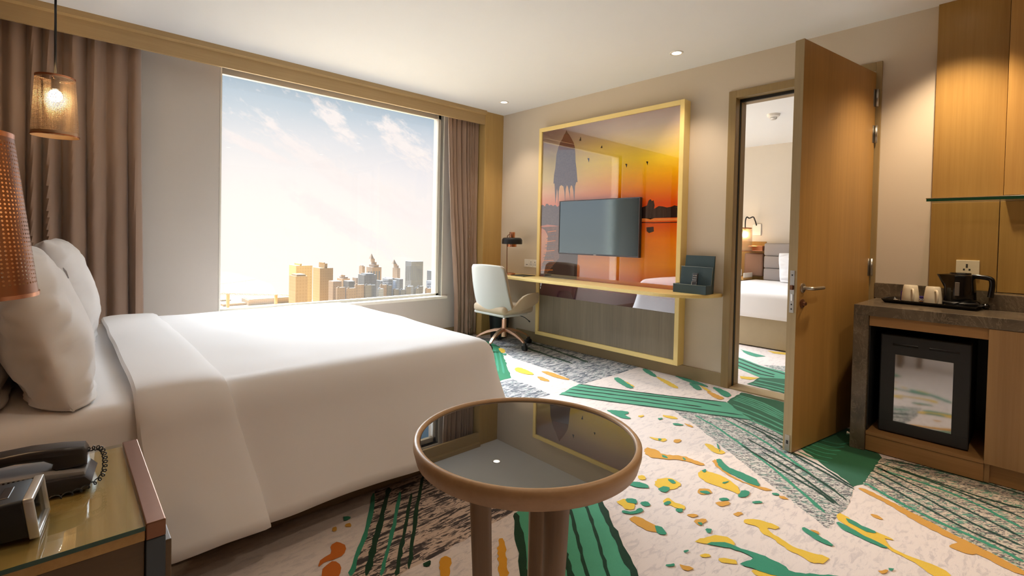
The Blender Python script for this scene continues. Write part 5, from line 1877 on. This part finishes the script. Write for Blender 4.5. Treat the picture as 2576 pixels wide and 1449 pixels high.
def mug(label, p, ang):
    th = thing('coffee_mug', label, 'mug', p, 'upturned cream mugs on the tray')
    bm = bmesh.new()
    lathe(bm, [(0.040, 0.0), (0.0415, 0.004), (0.040, 0.04), (0.036, 0.075), (0.0325, 0.098), (0.030, 0.102), (0.0, 0.103)], p, 36, cap=False)
    lathe(bm, [(0.0, 0.006), (0.037, 0.006), (0.040, 0.0)], p, 36, cap=False)
    mk('mug_body', bm, M['ceramic'], th, 50)
    bm = bmesh.new()
    d = Vector((cos(ang), sin(ang), 0))
    pv = Vector(p)
    tube(bm, spline([pv + d * 0.036 + Vector((0, 0, 0.080)), pv + d * 0.052 + Vector((0, 0, 0.080)), pv + d * 0.062 + Vector((0, 0, 0.060)), pv + d * 0.062 + Vector((0, 0, 0.030)), pv + d * 0.052 + Vector((0, 0, 0.012)), pv + d * 0.040 + Vector((0, 0, 0.010))], 5), 0.0058, 10)
    mk('mug_handle', bm, M['ceramic'], th, True)


mug('cream mug turned upside down at the left of the tray, beside the sachets', on_tray(-0.035, 0.090), radians(200))
mug('cream mug turned upside down at the middle of the tray, beside the kettle', on_tray(-0.030, -0.010), radians(205))


def spoon(label, p0, p1, group='teaspoons on the tray'):
    p0, p1 = Vector(p0), Vector(p1)
    th = thing('teaspoon', label, 'spoon', p0, group)
    d = (p1 - p0).normalized()
    bm = bmesh.new()
    sphere(bm, p0 + Vector((0, 0, 0.007)), 0.014, 1.15, 1.0, 0.45, 14)
    mk('spoon_bowl', bm, M['chrome'], th, True)
    bm = bmesh.new()
    tube(bm, [p0 + d * 0.012 + Vector((0, 0, 0.008)), p0.lerp(p1, 0.5) + Vector((0, 0, 0.007)), p1 + Vector((0, 0, 0.005))], [0.0024, 0.002, 0.0036], 8)
    mk('spoon_handle', bm, M['chrome'], th, True)


spoon('steel teaspoon beside the upturned mug at the left end of the tray', on_tray(-0.025, 0.160), on_tray(-0.075, 0.075))
spoon('steel teaspoon between the middle mug and the kettle', on_tray(-0.055, -0.072), on_tray(-0.085, 0.02))
# black spoon-like stirrer at the right of the tray
st = thing('sugar_tongs', 'dark glossy looped stirrer lying at the right end of the tray', 'stirrer', on_tray(0.0, -0.185))
bm = bmesh.new()
tube(bm, spline([on_tray(-0.075, -0.105, 0.024), on_tray(-0.05, -0.150, 0.040), on_tray(-0.005, -0.185, 0.044), on_tray(0.01, -0.20, 0.030), on_tray(-0.02, -0.195, 0.026), on_tray(-0.07, -0.150, 0.025)], 6), 0.0030, 8)
mk('stirrer_loop', bm, M['blackgloss'], st, True)
# sachets
for i, (lab, dx, dy_, c_) in enumerate((('purple and gold coffee sachet standing behind the left mug', 0.045, 0.125, srgb(66, 40, 110)), ('purple coffee sachet standing between the two mugs', 0.035, 0.045, srgb(58, 44, 120)))):
    th = thing('coffee_sachet', lab, 'sachet', on_tray(dx, dy_))
    bm = bmesh.new()
    t = bmesh.new()
    box(t, (-0.006, -0.030, 0), (0.006, 0.030, 0.060 if i == 0 else 0.038), 0.004, 2)
    merge(bm, t, 0, Matrix.Translation(on_tray(dx, dy_)) @ Matrix.Rotation(radians(6), 4, 'Y'))
    o_ = mk('sachet_packet', bm, plain('purple_foil_%d' % i, c_, 0.25, 0.2, 0.5, 0.2, 60), th)
    bm = bmesh.new()
    t = bmesh.new()
    box(t, (-0.0085, -0.024, 0.030 if i == 0 else 0.006), (-0.0065, 0.024, 0.054 if i == 0 else 0.010), 0.0005)
    merge(bm, t, 0, Matrix.Translation(on_tray(dx, dy_)) @ Matrix.Rotation(radians(6), 4, 'Y'))
    mk('gold_band', bm, plain('gold_print_%d' % i, srgb(220, 160, 70), 0.3, 0.3), o_)
    bm = bmesh.new()
    for q in range(4):
        t = bmesh.new()
        lathe(t, [(0.003, 0), (0.006, 0), (0.006, 0.0006), (0.003, 0.0006)], (0, 0, 0), 12, cap=False, axis='x')
        merge(bm, t, 0, Matrix.Translation(on_tray(dx - 0.0085, dy_ - 0.018 + 0.011 * q, 0.024)))
    mk('print_mark', bm, M['white_plastic'], o_)

# kettle
kp = on_tray(0.045, -0.110)
kt = thing('electric_kettle', 'glossy black electric kettle standing at the back of the tray', 'kettle', kp)
kx = (TRM.to_3x3() @ Vector((0, -1, 0))).normalized()     # handle side
bm = bmesh.new()
lathe(bm, [(0.0, 0.0), (0.072, 0.0), (0.076, 0.006), (0.076, 0.020), (0.070, 0.026), (0.0, 0.026)], kp, 40, cap=False)
mk('power_base', bm, M['black'], kt, 40)
bm = bmesh.new()
prof = [(0.0, 0.028), (0.068, 0.028), (0.070, 0.036), (0.067, 0.10), (0.063, 0.160), (0.060, 0.172), (0.050, 0.178), (0.0, 0.181)]
n_ = 48
rings = []
for r_, h_ in prof:
    rg = []
    for i in range(n_):
        a = 2 * pi * i / n_
        d = -kx * cos(a) + Vector((kx.y, -kx.x, 0)) * sin(a)
        beak = max(0.0, cos(a)) ** 14 * max(0, (h_ - 0.115) / 0.06) * 0.045 if r_ > 0.055 else 0
        rg.append(bm.verts.new(Vector(kp) + d * (max(r_, 1e-4) + beak) + Vector((0, 0, h_))))
    rings.append(rg)
for q in range(len(rings) - 1):
    for i in range(n_):
        bm.faces.new((rings[q][i], rings[q][(i + 1) % n_], rings[q + 1][(i + 1) % n_], rings[q + 1][i]))
mk('kettle_body', bm, M['blackgloss'], kt, 35)
bm = bmesh.new()
kz = lambda d_, z_: Vector(kp) + kx * d_ + Vector((0, 0, z_))
path = spline([kz(0.050, 0.170), kz(0.085, 0.168), kz(0.122, 0.160), kz(0.130, 0.135), kz(0.128, 0.10), kz(0.124, 0.062)], 5)
rgs = []
sd_ = Vector((kx.y, -kx.x, 0))
for i, p in enumerate(path):
    d = (path[min(i + 1, len(path) - 1)] - path[max(i - 1, 0)]).normalized()
    nn = d.cross(sd_).normalized()
    rgs.append([bm.verts.new(p + sd_ * (0.013 * sx) + nn * (0.012 * sz)) for sx, sz in ((-1, -.6), (-.6, -1), (.6, -1), (1, -.6), (1, .6), (.6, 1), (-.6, 1), (-1, .6))])
for q in range(len(rgs) - 1):
    for j in range(8):
        bm.faces.new((rgs[q][j], rgs[q][(j + 1) % 8], rgs[q + 1][(j + 1) % 8], rgs[q + 1][j]))
bm.faces.new(rgs[0])
bm.faces.new(rgs[-1])
mk('kettle_handle', bm, M['blackgloss'], kt, 50)
bm = bmesh.new()
lathe(bm, [(0.0, 0.180), (0.046, 0.179), (0.044, 0.186), (0.0, 0.189)], kp, 32, cap=False)
mk('kettle_lid', bm, M['blackgloss'], kt, True)
bm = bmesh.new()
pw = -sd_ if (-sd_).x < 0 else sd_
t = bmesh.new()
box(t, (-0.010, -0.003, 0.06), (0.010, 0.003, 0.135), 0.002)
merge(bm, t, 0, Matrix.Translation(Vector(kp) + pw * 0.0665) @ Matrix.Rotation(math.atan2(pw.y, pw.x) + pi / 2, 4, 'Z'))
mk('water_gauge', bm, plain('smoky_gauge', srgb(120, 112, 104), 0.25), kt)

# dark spoon rest right of the tray
sp = thing('kettle_plug', 'black cable plug lying on the counter beside the tray', 'plug', (-0.10, -4.19, CZ))
bm = bmesh.new()
sphere(bm, (-0.185, -4.175, CZ + 0.018), 0.02, 1.2, 0.9, 0.85, 14)
mk('plug_body', bm, M['blackgloss'], sp, True)

# glass shelf
gs = thing('glass_shelf', 'clear glass shelf with a steel front rail above the kettle', 'shelf', (-0.09, -4.5, 1.405))
mk('glass_plate', B((-0.19, -5.2, 1.406), (0.0, -3.912, 1.418)), M['clear'], gs)
mk('glass_front_edge', B((-0.1925, -5.2, 1.4045), (-0.1902, -3.912, 1.4195)), M['green_edge'], gs)
bm = bmesh.new()
tube(bm, [(-0.189, -3.910, 1.421), (-0.189, -5.2, 1.421)], 0.0035, 8)
mk('steel_rail', bm, M['steel'], gs)
# door stop on the counter leg
ds = thing('door_stop', 'small round steel door stop at the foot of the marble counter', 'door stop', (-0.50, -3.64, 0.05))
bm = bmesh.new()
lathe(bm, [(0.0, 0.0), (0.008, 0.0), (0.008, 0.014), (0.012, 0.014), (0.012, 0.022), (0.0, 0.022)], (-0.515, -3.662, 0.06), 20, cap=False, axis='y')
mk('stop_knob', bm, M['steel'], ds, True)

# ------------------------------------------------------------------ ceiling downlights
WARM2 = (1.0, 0.81, 0.61)


def downlight(label, x, y, power, tilt=(0, 0), size=radians(70), blend=0.75, colour=WARM2, group='recessed ceiling downlights'):
    th = thing('ceiling_downlight', label, 'downlight', (x, y, ZC - 0.004), group)
    bm = bmesh.new()
    lathe(bm, [(0.034, 0.0), (0.050, 0.0), (0.050, -0.004), (0.047, -0.006), (0.036, -0.004), (0.034, 0.0)], (x, y, ZC), 32, cap=False)
    mk('trim_ring', bm, M['white_plastic'], th, True)
    bm = bmesh.new()
    lathe(bm, [(0.0, -0.0015), (0.034, -0.0015)], (x, y, ZC), 24, cap=False)
    mk('light_lens', bm, emissive('downlight_lens', (1, 0.93, 0.80, 1), 6), th)
    l = bpy.data.lights.new('downlight_beam', 'SPOT')
    l.energy = power
    l.color = colour
    l.spot_size = size
    l.spot_blend = blend
    l.shadow_soft_size = 0.04
    o = bpy.data.objects.new('downlight_beam', l)
    COL.objects.link(o)
    o.location = (x, y, ZC - 0.015)
    d = Vector((tilt[0], tilt[1], -1))
    o.rotation_euler = d.to_track_quat('-Z', 'Y').to_euler()
    return th


for (lab, x, y, pw_, tl, sz_) in LIGHTS:
    downlight(lab, x, y, pw_, tl, radians(sz_), colour=(1.0, 0.77, 0.52) if 'minibar' in lab else WARM2)

# ------------------------------------------------------------------ adjoining room
ab = thing('adjoining_bed', 'white made bed with grey headboard seen through the doorway', 'bed', (2.7, -2.2, 0))
AY0, AY1 = -3.3, -1.49
mk('bed_base', B((1.74, AY0 + 0.01, 0.01), (3.70, AY1 - 0.01, 0.345), 0.01), plain('khaki_bed_base', srgb(168, 150, 118), 0.6), ab)
mk('bed_shade_slab', B((1.78, AY0 + 0.03, 0.0), (3.66, AY1 - 0.03, 0.01)), M['black'], ab)  # black slab put in as the shade under the bed base
bm = rounded_box((1.70, AY0 - 0.02, 0.32), (3.66, AY1 + 0.02, 0.605), 0.06, 5)
mk('duvet', bm, M['linen'], ab, True)
for i in range(3):
    mk('headboard_cushion', rounded_box((3.66, AY0, 0.62 + i * 0.18 - 0.02), (3.74, -1.615, 0.62 + (i + 1) * 0.18 - 0.025), 0.02, 3), M['headboard'], ab, True)
mk('headboard_back', B((3.74, AY0, 0.0), (3.78, -1.612, 1.14), 0.004), M['headboard'], ab)
pillow('white pillow on the bed in the adjoining room', (3.43, -2.25, 0.606), 0.70, 0.48, 0.2, radians(12), radians(180), 21, group='pillow in the adjoining room')
mk_p = thing('wall_niche_panel', 'low oak wall panel behind the adjoining bedside', 'panel', (3.79, -1.3, 0))
mk('panel_board', B((3.782, -1.60, 0.0), (3.798, 0.1, 1.16), 0.002), M['pan_oak'], mk_p)
bs = thing('bedside_desk', 'bedside desk with white drawer front in the adjoining room', 'desk', (3.5, -1.2, 0))
mk('desk_top', B((3.38, -1.45, 0.60), (3.70, -0.7, 0.63), 0.004), M['night_oak'], bs)
mk('desk_panel', B((3.40, -1.45, 0.632), (3.70, -1.435, 0.70), 0.004), M['white_plastic'], bs)
mk('desk_panel', B((3.39, -1.44, 0.0), (3.70, -0.72, 0.598), 0.004), M['night_side'], bs)
sg = thing('socket_strip', 'white socket strip standing over the adjoining bedside desk', 'socket', (3.35, -1.25, 0.65))
mk('strip_body', B((3.352, -1.43, 0.660), (3.37, -1.0, 0.760), 0.01), M['white_plastic'], sg)
for i in range(3):
    mk('socket_face', B((3.347, -1.425 + i * 0.125, 0.675), (3.352, -1.31 + i * 0.125, 0.745), 0.002), plain('socket_face_white', srgb(246, 240, 230), 0.35), sg)
cch = thing('wall_pad', 'brown upholstered wall pad beside the adjoining headboard', 'wall pad', (3.76, -1.45, 0.64))
mk('pad_cushion', rounded_box((3.715, -1.585, 0.642), (3.775, -1.315, 0.985), 0.025, 3), plain('brown_leather', srgb(140, 108, 88), 0.5), cch, True)
mk('pad_backing', B((3.775, -1.58, 0.65), (3.781, -1.32, 0.98)), M['black'], cch)
al = thing('adjoining_wall_lamp', 'lit copper mesh wall lamp with hook arm in the adjoining room', 'lamp', (3.6, -1.30, 1.0))
shade_lamp(al, (3.55, -1.385), 0.105, 0.088, 1.012, 1.36, M['mesh_shade'], M['copper'])
bm = bmesh.new()
sphere(bm, (3.55, -1.385, 1.25), 0.036)
mk('lamp_bulb', bm, emissive('adjoining_bulb_glow', (1, 0.74, 0.44, 1), 90), al, True)
bm = bmesh.new()
tube(bm, spline([(3.55, -1.385, 1.33), (3.55, -1.385, 1.46), (3.56, -1.40, 1.515), (3.60, -1.42, 1.50), (3.66, -1.45, 1.52), (3.72, -1.455, 1.47), (3.78, -1.455, 1.40)], 6), 0.009, 8)
mk('hook_arm', bm, M['charcoal'], al, True)
mk('wall_plate', B((3.775, -1.52, 1.25), (3.799, -1.40, 1.42), 0.004), M['white_plastic'], al)
bx_ = thing('copper_box_lamp', 'flat copper reading light on the adjoining wall', 'lamp', (3.7, -1.5, 1.01))
mk('copper_head', B((3.66, -1.597, 1.02), (3.78, -1.38, 1.10), 0.01), M['copper'], bx_)
sm = thing('smoke_detector', 'white round smoke detector on the adjoining ceiling', 'smoke detector', (2.0, -2.283, ZC - 0.06))
bm = bmesh.new()
lathe(bm, [(0.0, -0.035), (0.045, -0.035), (0.062, -0.025), (0.070, 0.0), (0.0, 0.0)], (2.0, -2.283, ZC), 28, cap=False)
mk('detector_body', bm, M['white_plastic'], sm, True)
bm = bmesh.new()
lathe(bm, [(0.0, -0.060), (0.026, -0.060), (0.036, -0.050), (0.036, -0.034), (0.0, -0.034)], (2.0, -2.283, ZC), 24, cap=False)
mk('detector_sensor', bm, M['silver'], sm, True)

# ------------------------------------------------------------------ skyline outside
KS = 4.0


def far(x, y, z):
    return Vector((CAM_LOC.x + (x - CAM_LOC.x) * KS, CAM_LOC.y + (y - CAM_LOC.y) * KS, CAM_LOC.z + (z - CAM_LOC.z) * KS))


def facade(name, col, win, sx=6.0, sz=7.0):
    """masonry with faint window rows (far beyond the limit where panes could be told apart)"""
    m, k = new_mat(name)
    c = k.n('ShaderNodeNewGeometry').outputs['Position']
    s = k.n('ShaderNodeSeparateXYZ', {0: c})
    h = k.math('ADD', s.outputs[0], s.outputs[1])
    fx = k.math('FRACT', k.math('DIVIDE', h, sx))
    fz = k.math('FRACT', k.math('DIVIDE', s.outputs[2], sz))
    w = k.math('MULTIPLY', k.math('GREATER_THAN', fx, 0.45), k.math('GREATER_THAN', fz, 0.4))
    n = k.noise(c, 0.02, 3, 0.6)
    a = k.mix(n, tuple(x * 0.85 for x in col[:3]) + (1,), tuple(min(1, x * 1.12) for x in col[:3]) + (1,))
    finish(k, k.mix(k.math('MULTIPLY', w, 0.5), a, win), 0.8, 0, 0.2)
    return m


F_GOLD = facade('sunset_glow_gold', srgb(206, 178, 124), srgb(192, 158, 104))  # sunset glow, paled by haze, is put into the gold and amber colours
F_GOLD2 = facade('sunset_glow_amber', srgb(172, 144, 104), srgb(156, 128, 90))
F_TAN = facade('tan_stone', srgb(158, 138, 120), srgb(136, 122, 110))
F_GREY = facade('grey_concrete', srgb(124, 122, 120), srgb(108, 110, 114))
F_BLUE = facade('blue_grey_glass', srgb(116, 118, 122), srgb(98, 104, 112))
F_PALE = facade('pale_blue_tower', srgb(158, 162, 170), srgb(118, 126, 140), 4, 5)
ZG = -56.0      # ground (before scaling)


def tower(name, label, mat, parts, d, dep=10.0, group='distant skyline buildings', spire=None, wins=None):
    """parts: list of (x0, x1, z0, z1, inset)"""
    xs = [p[0] for p in parts] + [p[1] for p in parts]
    th = thing(name, label, 'building', far((min(xs) + max(xs)) / 2, d, ZG), group)
    for i, (x0, x1, z0, z1, ins) in enumerate(parts):
        bm = bmesh.new()
        xl = x0 * (d + dep - ins) / d      # the far left corner sets the outline on that side
        box(bm, far(min(xl, x1 - 1.0), d + ins, z0), far(x1, d + dep - ins, z1))
        mk('building_block', bm, mat, th)
    if spire:
        (x0, x1, z0, z1) = spire
        bm = bmesh.new()
        xm = (x0 + x1) / 2
        b4 = [bm.verts.new(far(*p)) for p in ((x0, d + dep * .3, z0), (x1, d + dep * .3, z0), (x1, d + dep * .7, z0), (x0, d + dep * .7, z0))]
        ap = bm.verts.new(far(xm, d + dep / 2, z1))
        bm.faces.new(b4)
        for i in range(4):
            bm.faces.new((b4[i], b4[(i + 1) % 4], ap))
        mk('roof_spire', bm, mat, th)
    if wins:
        (x0, x1, z0, z1, nx, nz, wm) = wins
        data = None
        for i in range(nx):
            for j in range(nz):
                wx = x0 + (x1 - x0) * (i + 0.5) / nx
                wz = z0 + (z1 - z0) * (j + 0.5) / nz
                ww = (x1 - x0) / nx * 0.28
                wh = (z1 - z0) / nz * 0.36
                p = far(wx, d, wz)
                if data is None:
                    bm = bmesh.new()
                    box(bm, (-ww * KS, -0.25, -wh * KS), (ww * KS, 0.35, wh * KS))
                    data = bpy.data.meshes.new('window_strip')
                    bm.to_mesh(data)
                    bm.free()
                    data.materials.append(wm)
                o = bpy.data.objects.new('window_strip', data)
                COL.objects.link(o)
                o.parent = th
                o.location = p - WLOC[th.name]
    return th


GL = plain('dark_tower_glazing', srgb(92, 100, 114), 0.3, 0, 0.5, 0.1, 0.02)
GLG = plain('golden_tower_glazing', srgb(222, 170, 90), 0.3, 0, 0.5, 0.1, 0.02)
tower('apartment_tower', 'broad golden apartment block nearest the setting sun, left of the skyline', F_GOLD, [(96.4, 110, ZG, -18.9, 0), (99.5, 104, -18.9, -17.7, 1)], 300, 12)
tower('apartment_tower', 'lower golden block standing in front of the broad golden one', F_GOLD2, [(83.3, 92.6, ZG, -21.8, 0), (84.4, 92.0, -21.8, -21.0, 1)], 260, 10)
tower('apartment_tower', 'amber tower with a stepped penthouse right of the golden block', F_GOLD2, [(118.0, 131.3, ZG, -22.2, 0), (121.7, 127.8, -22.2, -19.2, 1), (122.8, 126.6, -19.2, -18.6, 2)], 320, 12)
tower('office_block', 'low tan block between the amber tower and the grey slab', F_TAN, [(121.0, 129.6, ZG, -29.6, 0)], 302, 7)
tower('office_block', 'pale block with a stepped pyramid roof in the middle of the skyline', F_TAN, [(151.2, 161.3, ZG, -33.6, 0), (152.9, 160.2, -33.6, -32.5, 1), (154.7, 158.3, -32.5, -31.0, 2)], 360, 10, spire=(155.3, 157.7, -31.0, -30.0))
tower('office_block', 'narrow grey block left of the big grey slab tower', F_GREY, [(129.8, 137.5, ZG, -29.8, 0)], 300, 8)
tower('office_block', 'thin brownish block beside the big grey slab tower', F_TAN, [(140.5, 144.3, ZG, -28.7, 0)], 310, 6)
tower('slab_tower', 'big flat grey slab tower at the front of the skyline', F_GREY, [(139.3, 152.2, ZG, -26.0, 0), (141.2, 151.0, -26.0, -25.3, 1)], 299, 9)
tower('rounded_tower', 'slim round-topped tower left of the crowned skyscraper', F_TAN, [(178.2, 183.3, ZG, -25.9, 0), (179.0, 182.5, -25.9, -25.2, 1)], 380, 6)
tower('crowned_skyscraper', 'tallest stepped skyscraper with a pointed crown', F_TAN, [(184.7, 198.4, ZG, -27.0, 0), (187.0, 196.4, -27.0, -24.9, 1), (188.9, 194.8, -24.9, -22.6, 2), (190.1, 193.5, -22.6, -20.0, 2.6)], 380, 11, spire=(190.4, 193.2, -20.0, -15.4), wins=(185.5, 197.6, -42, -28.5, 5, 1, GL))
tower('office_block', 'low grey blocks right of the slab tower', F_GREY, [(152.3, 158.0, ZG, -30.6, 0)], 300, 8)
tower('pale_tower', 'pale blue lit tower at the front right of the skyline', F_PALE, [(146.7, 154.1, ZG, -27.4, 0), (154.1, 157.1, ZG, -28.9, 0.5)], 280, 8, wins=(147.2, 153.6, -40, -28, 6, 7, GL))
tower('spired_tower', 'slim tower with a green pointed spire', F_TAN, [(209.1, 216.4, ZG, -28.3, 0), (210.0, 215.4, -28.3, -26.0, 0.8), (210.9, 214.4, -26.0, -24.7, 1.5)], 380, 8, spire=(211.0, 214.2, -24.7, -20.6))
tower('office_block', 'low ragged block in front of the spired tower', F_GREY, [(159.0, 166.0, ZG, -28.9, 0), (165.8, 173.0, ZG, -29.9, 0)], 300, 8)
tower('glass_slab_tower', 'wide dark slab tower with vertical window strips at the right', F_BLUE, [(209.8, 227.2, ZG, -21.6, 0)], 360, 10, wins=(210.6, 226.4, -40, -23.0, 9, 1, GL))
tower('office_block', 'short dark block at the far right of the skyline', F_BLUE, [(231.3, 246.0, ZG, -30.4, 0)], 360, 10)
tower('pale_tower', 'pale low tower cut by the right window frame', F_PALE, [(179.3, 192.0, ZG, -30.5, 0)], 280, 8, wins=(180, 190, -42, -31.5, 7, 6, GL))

rr = random.Random(5)
ORD = 'first second third fourth fifth sixth seventh eighth ninth tenth eleventh twelfth thirteenth fourteenth fifteenth sixteenth seventeenth eighteenth nineteenth twentieth'.split()
row_n = 0
xx = 114.0
while xx < 186:
    wd = rr.uniform(3.0, 6.0)
    zt = -28.3 - (xx - 114.0) * 0.062 - rr.uniform(0.0, 3.0)
    d_ = 270 + rr.uniform(0, 5)
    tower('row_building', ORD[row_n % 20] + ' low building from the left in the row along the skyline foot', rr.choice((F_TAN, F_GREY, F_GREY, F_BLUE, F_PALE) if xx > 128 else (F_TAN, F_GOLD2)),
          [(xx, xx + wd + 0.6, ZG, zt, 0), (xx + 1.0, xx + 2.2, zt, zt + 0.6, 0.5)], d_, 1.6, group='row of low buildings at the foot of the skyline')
    xx += wd
    row_n += 1

# river and its far bank
def water_mat():
    m, k = new_mat('golden_river_water')
    c = k.n('ShaderNodeNewGeometry').outputs['Position']
    n = k.noise(k.mapping(c, scale=(0.01, 0.05, 1)), 1.0, 5, 0.6)
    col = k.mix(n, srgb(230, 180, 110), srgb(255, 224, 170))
    finish(k, col, 0.35, 0, 0.5, n, 0.3, 1.0)
    return m


bm = bmesh.new()
box(bm, far(-400, 60, ZG - 1), far(700, 418, ZG))
tag(mk('river', bm, water_mat()), 'golden river water spreading under the bridge', 'river', kind='stuff')

# suspension bridge
br = thing('suspension_bridge', 'long suspension bridge crossing the river at the left', 'bridge', far(80, 362, ZG))
BM_ = plain('golden_bridge_steel', srgb(206, 150, 84), 0.6, 0.2, 0.5, 0.1, 0.05)
da, db = Vector((40.0, 362, -36.6)), Vector((118.0, 362, -43.9))


def deck(x):
    return da.z + (db.z - da.z) * (x - da.x) / (db.x - da.x)


bm = bmesh.new()
for i in range(26):
    x0 = 40 + i * 3.0
    x1 = x0 + 3.0
    t = bmesh.new()
    box(t, far(x0, 361, deck(x0) - 0.35), far(x1, 363, deck(x0)))
    merge(bm, t)
mk('bridge_deck', bm, BM_, br)
bm = bmesh.new()
for i in range(52):
    x0 = 40 + i * 1.5
    z0 = deck(x0)
    tube(bm, [far(x0, 361, z0 - 0.35), far(x0 + 0.75, 361, z0 - 1.0), far(x0 + 1.5, 361, z0 - 0.35)], 0.12 * KS / 2, 4)
tube(bm, [far(40, 361, deck(40) - 1.0), far(118, 361, deck(118) - 1.0)], 0.16 * KS / 2, 4)
mk('deck_truss', bm, BM_, br)
bm = bmesh.new()
cab_ = [far(40 + i * 2.2, 362, -35.0 + 0.0011 * (i * 2.2) ** 2) for i in range(26)]
tube(bm, cab_, 0.07 * KS, 6)
mk('main_cable', bm, BM_, br)
bm = bmesh.new()
for i in range(1, 26):
    x = 40 + i * 2.2
    tube(bm, [far(x, 362, deck(x)), cab_[i]], 0.025 * KS, 4)
mk('hangers', bm, BM_, br)
bm = bmesh.new()
for x in (46, 78, 108):
    box(bm, far(x - 0.8, 361, ZG), far(x + 0.8, 363, deck(x) - 0.4))
mk('bridge_piers', bm, BM_, br)
# harbour pier sheds
for (lab, x0, x1, y0, y1, z0, z1) in (('long amber pier shed jutting into the river', 54.3, 72.0, 222, 232, -30.5, -27.6), ('low pier deck left of the amber shed', 45.4, 54.0, 224, 228, -30.4, -29.0), ('small ferry on the golden river', 52.0, 56.0, 258, 261, -32.6, -31.4)):
    s_ = 56.0 / 30.5 if y0 < 240 else 56.0 / 32.6
    c_ = thing('pier_shed' if 'ferry' not in lab else 'ferry', lab, 'pier' if 'ferry' not in lab else 'boat', far((x0 + x1) / 2 * s_, y0 * s_, ZG))
    q = lambda x, y, z: (CAM_LOC.x + (x - CAM_LOC.x) * s_, CAM_LOC.y + (y - CAM_LOC.y) * s_, max(ZG, CAM_LOC.z + (z - CAM_LOC.z) * s_))
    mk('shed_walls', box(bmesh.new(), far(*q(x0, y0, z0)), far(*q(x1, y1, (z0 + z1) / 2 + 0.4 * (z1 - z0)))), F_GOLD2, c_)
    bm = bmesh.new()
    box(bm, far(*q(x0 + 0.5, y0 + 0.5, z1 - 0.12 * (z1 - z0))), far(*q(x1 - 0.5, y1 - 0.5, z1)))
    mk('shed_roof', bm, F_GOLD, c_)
